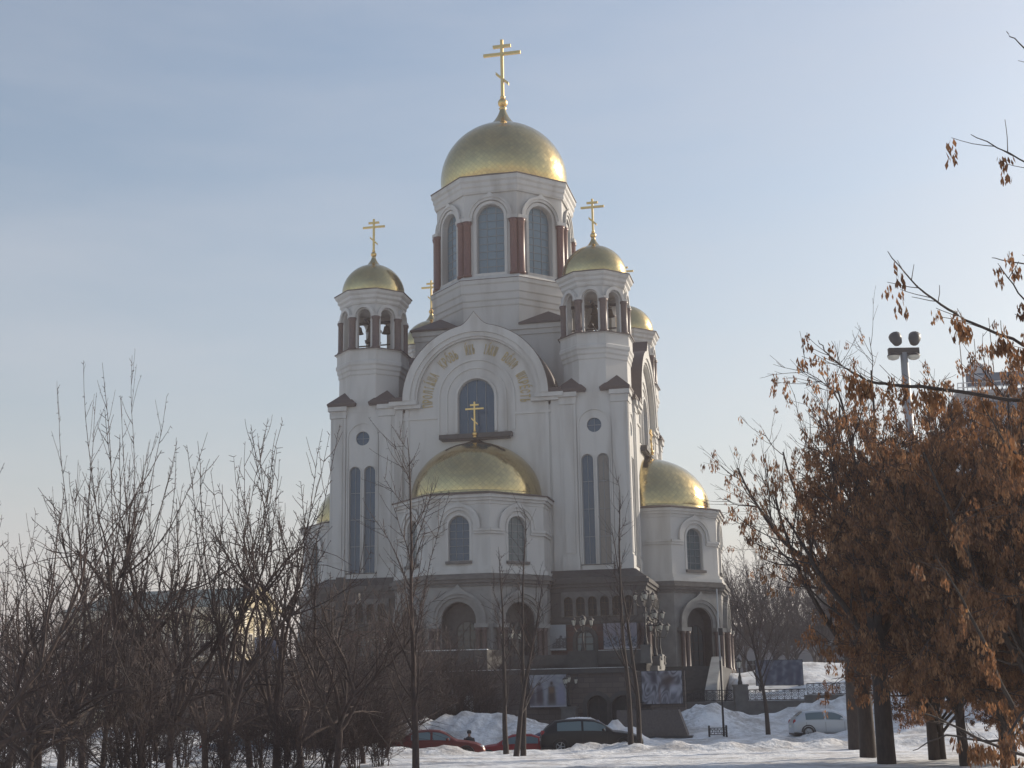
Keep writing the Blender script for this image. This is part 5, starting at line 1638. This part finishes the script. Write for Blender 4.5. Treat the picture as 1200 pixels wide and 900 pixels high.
def slender_tree(seed, H=10.0, r=.13, lean=(0, 0), laterals=16, first=.25, lat=(1.2, 3.4), ang=(.4, .75)):
    rnd = Rnd(seed); tr, cr = MB(), MB()
    st = grow(tr, rnd, (0, 0, -.2), (lean[0], lean[1], 1), H, r, .008, 18, .045, .02, 7)
    for i in range(laterals):
        t = first + (1 - first) * (i + rnd.random()) / laterals * .96
        q, dd, rr = at_stem(st, t)
        L = rnd.uniform(*lat) * (1.15 - t)
        lb = grow(tr if i < 5 else cr, rnd, q, side_dir(rnd, dd, rnd.uniform(*ang)), L, rr * .5, .006, 8, .10, .06, 5)
        spurs(cr, rnd, lb, int(L * 6), .04, .12, .007)
        for j in range(int(3 + L * 3)):
            q2, d2, r2 = at_stem(lb, rnd.uniform(.15, .95))
            tl = rnd.uniform(.25, 1.2)
            t2 = grow(cr, rnd, q2, side_dir(rnd, d2, rnd.uniform(.4, 1.0)), tl, .010, .0052, 5, .14, .05, 3)
            spurs(cr, rnd, t2, int(tl * 5), .03, .1, .006)
    return tr, cr

def bunch(kb, rnd, p, s=1.0, n=13):
    n = int(n * 1.25)
    """a hanging tuft of winged maple keys below point p"""
    mi = rnd.choices((0, 1, 2), (.55, .22, .23))[0]
    drop = s * rnd.uniform(.15, .27)
    for _ in range(n):
        a = rnd.uniform(0, 2 * PI); rr = s * .075 * math.sqrt(rnd.random())
        z = -drop * rnd.random() ** .8
        c = Vector((p[0] + rr * math.cos(a), p[1] + rr * math.sin(a), p[2] + z))
        l = s * rnd.uniform(.075, .125); w_ = s * rnd.uniform(.016, .026)
        d = Vector((rnd.s(.35), rnd.s(.35), -1)).normalized()
        b = rnd.uniform(0, PI); sd_ = Vector((math.cos(b), math.sin(b), rnd.s(.3)))
        kb.add([c, c + d * l * .45 + sd_ * w_, c + d * l, c + d * l * .6 - sd_ * w_ * .7], [(0, 1, 2, 3)], mi if rnd.random() < .8 else rnd.choice((0, 1, 2)))

def maple(seed, H=13.0, r=.28, clear=3.0, nl=7, sec=8, ter=8, keys=.5, spread=.9, lowkeys=1.0, kn=13, droop=0.0, ks=1.0):
    rnd = Rnd(seed); tr, cr, kb = MB(), MB(), MB()
    s = H / 13.0
    st = grow(tr, rnd, (0, 0, -.3), (rnd.s(.05), rnd.s(.05), 1), clear + 1.2, r, r * .72, 6, .03, .03, 10)
    a0 = rnd.uniform(0, 6)
    for i in range(nl):
        a = a0 + i * 2 * PI * .618 * 1.0 + rnd.s(.35)
        el = rnd.uniform(.25, 1.25) * spread if i else .1
        d = Vector((math.cos(a) * math.sin(el), math.sin(a) * math.sin(el), math.cos(el)))
        p, _, pr_ = at_stem(st, rnd.uniform(.62, 1) if i else 1)
        L = (H - clear) * rnd.uniform(.62, .85) * (1.05 if el < .5 else .82)
        lb = grow(tr, rnd, p, d, L, pr_ * .55, .03 * s, 11, .11, .045, 7)
        for j in range(sec):
            t = .15 + .85 * (j + rnd.random()) / sec
            q, dd, rr = at_stem(lb, min(t, 1))
            sl = rnd.uniform(1.4, 3.3) * s * (1.15 - .45 * t)
            e = side_dir(rnd, dd, rnd.uniform(.45, 1.0)); e.z -= droop * rnd.random()
            sp = grow(tr if rr > .05 else cr, rnd, q, e, sl, min(rr * .6, .05 * s), .011, 7, .14, .05 - droop * .1, 5)
            for m in range(ter):
                t2 = rnd.uniform(.15, 1)
                q2, d2, r2 = at_stem(sp, t2)
                tl = rnd.uniform(.5, 1.6) * s
                t3 = grow(cr, rnd, q2, side_dir(rnd, d2, rnd.uniform(.4, 1.0)), tl, .014, .007, 5, .15, .06 - droop * .15, 3)
                for u in range(2):
                    q4, d4, r4 = at_stem(t3, rnd.uniform(.3, 1))
                    t4 = grow(cr, rnd, q4, side_dir(rnd, d4, rnd.uniform(.3, .8)), rnd.uniform(.25, .7) * s, .009, .006, 3, .12, .08, 3)
                    if rnd.random() < keys: bunch(kb, rnd, t4[0][-1], ks * rnd.uniform(.8, 1.25), kn)
                    if keys > .6 and rnd.random() < keys * .8: bunch(kb, rnd, at_stem(t4, .4)[0], ks * rnd.uniform(.8, 1.2), kn)
                if rnd.random() < keys * lowkeys: bunch(kb, rnd, at_stem(t3, rnd.uniform(.4, .9))[0], ks * rnd.uniform(.8, 1.3), kn)
                if keys > .6 and rnd.random() < keys: bunch(kb, rnd, at_stem(t3, rnd.uniform(.1, .7))[0], ks, kn)
    return tr, cr, kb

def make_tree(name, mbs, mats, loc, rz, sc, label, group=None, cat='tree'):
    r = empty(name, loc, rz, label, cat, group)
    r.scale = (sc, sc, sc) if not hasattr(sc, '__len__') else sc
    for nm, mb, mt in zip(('trunk', 'crown', 'seed_clusters'), mbs, mats):
        if mb.v: mb.build(nm, mt, r, recalc=False)
    return r
def copy_tree(root, loc, rz, sc, label, group=None):
    r = root.copy(); COL.objects.link(r)
    r.location = loc; r.rotation_euler = (0, 0, rz); r.scale = (sc, sc, sc) if not hasattr(sc, '__len__') else sc
    r['label'] = label
    if group: r['group'] = group
    for ch in list(root.children):
        c = ch.copy(); COL.objects.link(c); c.parent = r
    return r
R0 = Rnd(77)
class Kind:
    """first use builds the tree, later uses copy it with its trunk and crown"""
    def __init__(s, name, mbs, mats, cat='tree'):
        s.name, s.mbs, s.mats, s.root, s.cat = name, mbs, mats, None, cat
        zs = sorted(v[2] for m_ in mbs for v in m_.v)
        s.H = zs[-1]
    def put(s, x, y, rz, sc, label, group=None, dz=0.0):
        loc = (x, y, gz(x, y) + dz)
        if s.root is None:
            s.root = make_tree(s.name, s.mbs, s.mats, loc, rz, sc, label, group, s.cat)
            return s.root
        return copy_tree(s.root, loc, rz, sc, label, group)
FM = (M['bark_warm'], M['twig'])
fruit = [Kind('bare_tree', fruit_tree(11 + i, 6.0, (5, 6, 5, 6, 5, 6)[i], 7, (.8, .65, 1.05, .75, .6, .95)[i]), FM) for i in range(6)]
bush = [Kind('shrub', thicket_bush(41 + i, 4.0, 16), FM, 'shrub') for i in range(3)]
def horizon_y(px): return 836.6 + (600 - px) * 0.0168
def spot(px, Y, top):
    """ground position and tree height for a picture column, a distance and the height reached"""
    x = (px - 606) / 1650 * (Y * .974 - .3)
    h = 1.65 + (horizon_y(px) - top) / 1650 * Y
    return x, Y, h
GT = 'leafless fruit trees of the left thicket'
L_T = 'leafless twiggy fruit tree packed in the thicket left of the church'
rows = [(-25, 31, 525, 0), (28, 33, 545, 1), (72, 37, 560, 2), (120, 34.5, 405, 4), (165, 39, 520, 5), (196, 37.5, 510, 3), (240, 43, 560, 1), (268, 37, 495, 4), (318, 39, 485, 4), (352, 45, 600, 1), (392, 41, 590, 3),
        (5, 43, 580, 3), (45, 47, 590, 5), (95, 50, 600, 1), (150, 52, 640, 2), (292, 50, 650, 5), (338, 56, 680, 0), (425, 52, 715, 5),
        (40, 58, 690, 0), (180, 60, 710, 4), (385, 60, 740, 1), (450, 58, 750, 3)]
special = {3: 'tall leafless tree whose top shoot rises highest above the left thicket', 8: 'leafless tree with dark twin stems at the thicket edge nearest the church', 5: 'leafless tree with a thick reddish trunk in the front of the thicket'}
for i, (px, Y, top, k) in enumerate(rows):
    x, y, h = spot(px, Y, top)
    sc = h / fruit[k].H
    sxy = min(sc, 1.25) * (1.0 if Y < 50 else 1.15) * (.62 if i == 3 else 1)
    fruit[k].put(x, y, R0.uniform(0, 6.28), (sxy, sxy, sc), special.get(i, L_T), None if i in special else GT)
L_B = 'low bare brown shrub under the thicket trees'
for i in range(17):
    px = -10 + 28 * i + R0.s(8)
    Y = R0.uniform(31, 58) if px < 330 else R0.uniform(48, 60)
    x, y, h = spot(px, Y, 0)
    bush[i % 3].put(x, y, R0.uniform(0, 6.28), R0.uniform(.55, .95), L_B, 'low shrubs under the left thicket')
L_C = 'tall dense brown shrub standing before the left half of the terrace'
for i, (px, Y, top) in enumerate(((362, 66, 745), (378, 78, 745), (402, 84, 765), (428, 80, 705), (452, 76, 705), (470, 84, 715), (500, 86, 770), (415, 68, 760), (440, 66, 770), (392, 64, 780), (348, 72, 750), (548, 87, 775), (572, 88, 760), (520, 86, 760))):
    x, y, h = spot(px, Y, top)
    bush[(i + 1) % 3].put(x, y, R0.uniform(0, 6.28), h / bush[(i + 1) % 3].H, L_C, 'tall shrubs before the terrace')
# clipped looking dark hedge of bare shoots along the kerb
L_H = 'knotty dark bare bush in the row along the kerb, left of the red saloon'
for i in range(9):
    x, y, h = spot(322 + 18 * i, 64.2, 838)
    bush[i % 3].put(x, y, R0.uniform(0, 6.28), (.62, .5, .55), L_H, 'bare bushes along the kerb')

# single trees in front of the church
DM = (M['bark_dark'], M['twig'])
x, y, h = spot(486, 40, 500)
make_tree('slender_tree', slender_tree(5, h, .115, (.0, 0), 20, .13, (1.6, 4.4), (.45, .85)), FM, (x, y, gz(x, y)), 1.0, 1, 'slender bare tree with a pale lit trunk before the front apse')
for px, Y, top, ln, lab in ((592, 61, 640, (.02, 0), 'thin forked bare tree, left of the close trio of trunks'), (612, 58.5, 600, (-.01, 0), 'straight dark bare tree in the middle of the trunk trio'), (603, 57.5, 665, (.17, .02), 'bare tree leaning right, nearest of the trunk trio to the black car'),
                            (738, 62, 560, (-.012, 0), 'thin bare tree with a straight stem in front of the black car bonnet'), (748, 62.6, 620, (.055, 0), 'thin bare tree leaning right beside the black car')):
    x, y, h = spot(px, Y, top)
    make_tree('slender_tree', slender_tree(int(px), h, .135, ln, 13, .22, (.9, 3.0), (.35, .8)), DM, (x, y, gz(x, y)), R0.uniform(-.2, .2), 1, lab)
x, y, h = spot(899, 76, 700)
make_tree('young_tree', slender_tree(899, h, .15, (-.02, 0), 20, .30, (2.2, 4.2), (.55, 1.0)), DM, (x, y, gz(x, y)), 0, 1, 'young bare tree on the snow bank between the thin mast and the white car')

# maples still hung with brown keys
MM = (M['bark_dark'], M['twig'], M['keys'])
def P2(px, Y): return (px - 607) / 1650 * (Y * .974 - .4)
x = P2(1017, 50); make_tree('maple', maple(21, 16.0, .36, 4.0, 10, 8, 5, .30, .97, kn=16, ks=1.35), MM, (x, 50, gz(x, 50)), 2.6, (.82, .82, 1), 'thick trunked maple with sparse brown seed tufts on its left limbs')
x = P2(1003, 60); make_tree('maple', maple(22, 15.5, .33, 5.0, 8, 7, 4, .26, .72, kn=15, ks=1.3), MM, (x, 60, gz(x, 60)), .6, 1, 'maple whose trunk stands half behind the thickest trunk')
x = P2(1039, 43.5); make_tree('maple', maple(23, 12.3, .30, 4.2, 8, 8, 5, .55, .66, kn=16, ks=1.35), MM, (x, 43.5, gz(x, 43.5)), 4.1, 1, 'maple with a slimmer trunk just right of the thickest trunk')
x = P2(1131, 42); make_tree('maple', maple(24, 12.0, .17, 1.3, 13, 9, 7, .88, .98, kn=15, droop=.35, ks=1.3), MM, (x, 42, gz(x, 42)), .4, 1, 'slim maple smothered in hanging brown seeds with low drooping boughs')
dense = Kind('maple', maple(25, 11.5, .22, 1.4, 13, 9, 7, .88, .95, kn=15, droop=.25, ks=1.25), MM)
for px, Y, sc, rz, lab in ((1236, 38, 1.08, 1.2, 'bushy brown seeded maple cut by the right edge, filling it from snow to office block'), (1095, 47, .95, 3.0, 'brown seeded maple in the middle of the right-hand clump'), (1180, 46, 1.12, 4.6, 'brown seeded maple directly under the railed office roof terrace'), (1275, 44, 1.18, 5.7, 'brown seeded maple showing only a few boughs at the right edge'), (1105, 47, .56, 2.2, 'low brown seeded maple just right of the three trunks'), (1188, 41, .5, .3, 'small brown seeded maple low at the right edge')):
    x = P2(px, Y); dense.put(x, Y, rz, sc, lab)

def limb_tree(name, seed, base, H, r, limbs, label):
    """tree outside the picture whose boughs reach in"""
    rnd = Rnd(seed); tr, cr, kb = MB(), MB(), MB()
    st = grow(tr, rnd, (base[0], base[1], -.3), (0.02, 0, 1), H, r, .06, 12, .02, .02, 10)
    for pts, r0, dens in limbs:
        pts = [Vector(p) for p in pts]
        q = min(st[0], key=lambda s_: abs(s_.z - max(.5, pts[0].z - 1.0)))
        ctl = [q] + pts
        # smooth through the control points
        fine = []
        for i in range(len(ctl) - 1):
            p0, p1, p2, p3 = ctl[max(i - 1, 0)], ctl[i], ctl[i + 1], ctl[min(i + 2, len(ctl) - 1)]
            for k in range(5):
                t = k / 5
                fine.append(.5 * ((2 * p1) + (p2 - p0) * t + (2 * p0 - 5 * p1 + 4 * p2 - p3) * t * t + (3 * p1 - p0 - 3 * p2 + p3) * t ** 3) + Vector((rnd.s(.012), rnd.s(.02), rnd.s(.012))))
        fine.append(ctl[-1])
        n = len(fine)
        rad = [r0 * (1 - i / (n - 1)) ** .8 + .0045 for i in range(n)]
        tr.tube(fine, rad, 6, cap=False)
        dirs = [(fine[i + 1] - fine[i]).normalized() for i in range(n - 1)]
        stem = (fine, dirs, rad)
        Lt = sum((fine[i + 1] - fine[i]).length for i in range(n - 1))
        for j in range(int(Lt * 3.2 * dens)):
            t = rnd.uniform(.25, .93)
            p, d, rr = at_stem(stem, t)
            e = side_dir(rnd, d, rnd.uniform(.5, 1.1)); e.z = abs(e.z) * .6
            tw_ = grow(cr, rnd, p, e, rnd.uniform(.15, .55), .006, .0035, 4, .12, .05, 4)
            if rnd.random() < .45 * dens: bunch(kb, rnd, tw_[0][-1], rnd.uniform(.8, 1.2), 16)
        for j in range(int(Lt * 2.0 * dens)):
            p, d, rr = at_stem(stem, rnd.uniform(.3, .82))
            for _ in range(rnd.randint(1, 3)):
                bunch(kb, rnd, p + Vector((rnd.s(.08), rnd.s(.08), -.02)), rnd.uniform(.8, 1.2), 18)
    for i in range(11):
        q, d, rr = at_stem(st, .32 + .68 * (i + .5) / 11)
        a = rnd.uniform(-.6, 1.3)
        lb = grow(tr, rnd, q, (math.cos(a), math.sin(a), rnd.uniform(.5, 1.6)), rnd.uniform(2.2, 3.6), rr * .55, .012, 10, .12, .05, 6)
        for j in range(9):
            q2, d2, r2 = at_stem(lb, rnd.uniform(.2, 1))
            sp = grow(cr, rnd, q2, side_dir(rnd, d2, rnd.uniform(.4, 1)), rnd.uniform(.5, 1.4), .012, .005, 6, .13, .05, 4)
            for m_ in range(4): bunch(kb, rnd, at_stem(sp, rnd.uniform(.3, 1))[0], rnd.uniform(.8, 1.2), 13)
    return make_tree(name, (tr, cr, kb), MM, (0, 0, 0), 0, 1, label)
LB = {
    'a': [(7.91, 17.00, 7.16), (6.92, 16.50, 7.85), (6.19, 16.00, 8.10), (5.49, 15.60, 8.25)],
    'b': [(8.56, 18.00, 9.07), (7.34, 17.00, 9.44), (6.59, 16.50, 9.78), (6.31, 16.30, 9.93)],
    'c': [(8.02, 17.50, 5.39), (7.08, 17.20, 5.80), (6.39, 17.00, 6.03), (5.54, 16.60, 6.26), (4.98, 16.20, 6.46), (4.45, 15.80, 6.88)],
    'd': [(8.52, 18.50, 6.92), (7.32, 18.00, 7.29), (6.67, 17.60, 7.29), (6.24, 17.40, 7.30)],
    'e': [(7.50, 16.50, 5.49), (6.50, 16.20, 5.91), (6.07, 16.00, 6.31), (5.75, 15.80, 6.68)],
    'f': [(9.15, 20.00, 5.29), (8.16, 20.00, 5.79), (7.36, 19.80, 5.91), (5.79, 19.40, 6.05), (5.13, 19.20, 6.07), (4.79, 19.00, 6.14), (4.41, 18.80, 6.34), (4.19, 18.60, 6.55)],
    'g': [(9.56, 22.00, 1.45), (8.41, 22.00, 0.97), (7.63, 22.00, 0.93), (6.76, 21.60, 1.23), (6.07, 21.30, 1.53), (5.52, 21.00, 1.62)],
    'h': [(9.3, 23.6, 0.35), (8.66, 24.00, 0.80), (8.14, 24.00, 1.82), (7.67, 23.60, 2.78), (7.20, 23.20, 3.52), (6.84, 23.00, 4.07)],
    'i': [(9.69, 22.00, 2.47), (8.39, 21.50, 1.97), (7.41, 21.00, 1.61), (6.81, 20.60, 1.17), (5.97, 20.20, 1.26), (5.42, 20.00, 1.07)],
    'j': [(8.53, 19.00, 3.71), (7.68, 18.60, 4.25), (6.98, 18.30, 4.55), (6.41, 18.00, 4.96), (6.06, 17.80, 5.49)],
}
limb_tree('maple', 61, (9.4, 18.2), 10.5, .2, [(LB['a'], .018, .35), (LB['b'], .016, .12), (LB['c'], .030, 1.0), (LB['d'], .016, .55), (LB['e'], .018, .7), (LB['j'], .03, 1.3)], 'near maple outside the right edge, its thin upper boughs crossing the sky')
limb_tree('maple', 62, (10.7, 22.2), 8.5, .18, [(LB['f'], .036, 1.0), (LB['g'], .034, .8), (LB['h'], .06, .7), (LB['i'], .032, .8)], 'near maple outside the right edge, its low boughs reaching over the snow')

# hazy trees beyond the square
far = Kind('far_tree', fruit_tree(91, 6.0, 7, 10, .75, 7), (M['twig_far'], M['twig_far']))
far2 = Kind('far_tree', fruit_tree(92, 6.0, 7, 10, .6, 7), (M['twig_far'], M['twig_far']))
L_F = 'hazy grey leafless tree far behind the snowy bank right of the church'
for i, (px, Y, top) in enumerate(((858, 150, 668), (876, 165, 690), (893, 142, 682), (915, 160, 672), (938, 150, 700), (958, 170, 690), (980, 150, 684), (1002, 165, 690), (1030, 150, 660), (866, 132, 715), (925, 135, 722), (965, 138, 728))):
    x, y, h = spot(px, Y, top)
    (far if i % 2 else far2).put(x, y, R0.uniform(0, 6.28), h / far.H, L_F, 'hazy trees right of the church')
L_G = 'hazy leafless tree far behind the left thicket, beside the mansion'
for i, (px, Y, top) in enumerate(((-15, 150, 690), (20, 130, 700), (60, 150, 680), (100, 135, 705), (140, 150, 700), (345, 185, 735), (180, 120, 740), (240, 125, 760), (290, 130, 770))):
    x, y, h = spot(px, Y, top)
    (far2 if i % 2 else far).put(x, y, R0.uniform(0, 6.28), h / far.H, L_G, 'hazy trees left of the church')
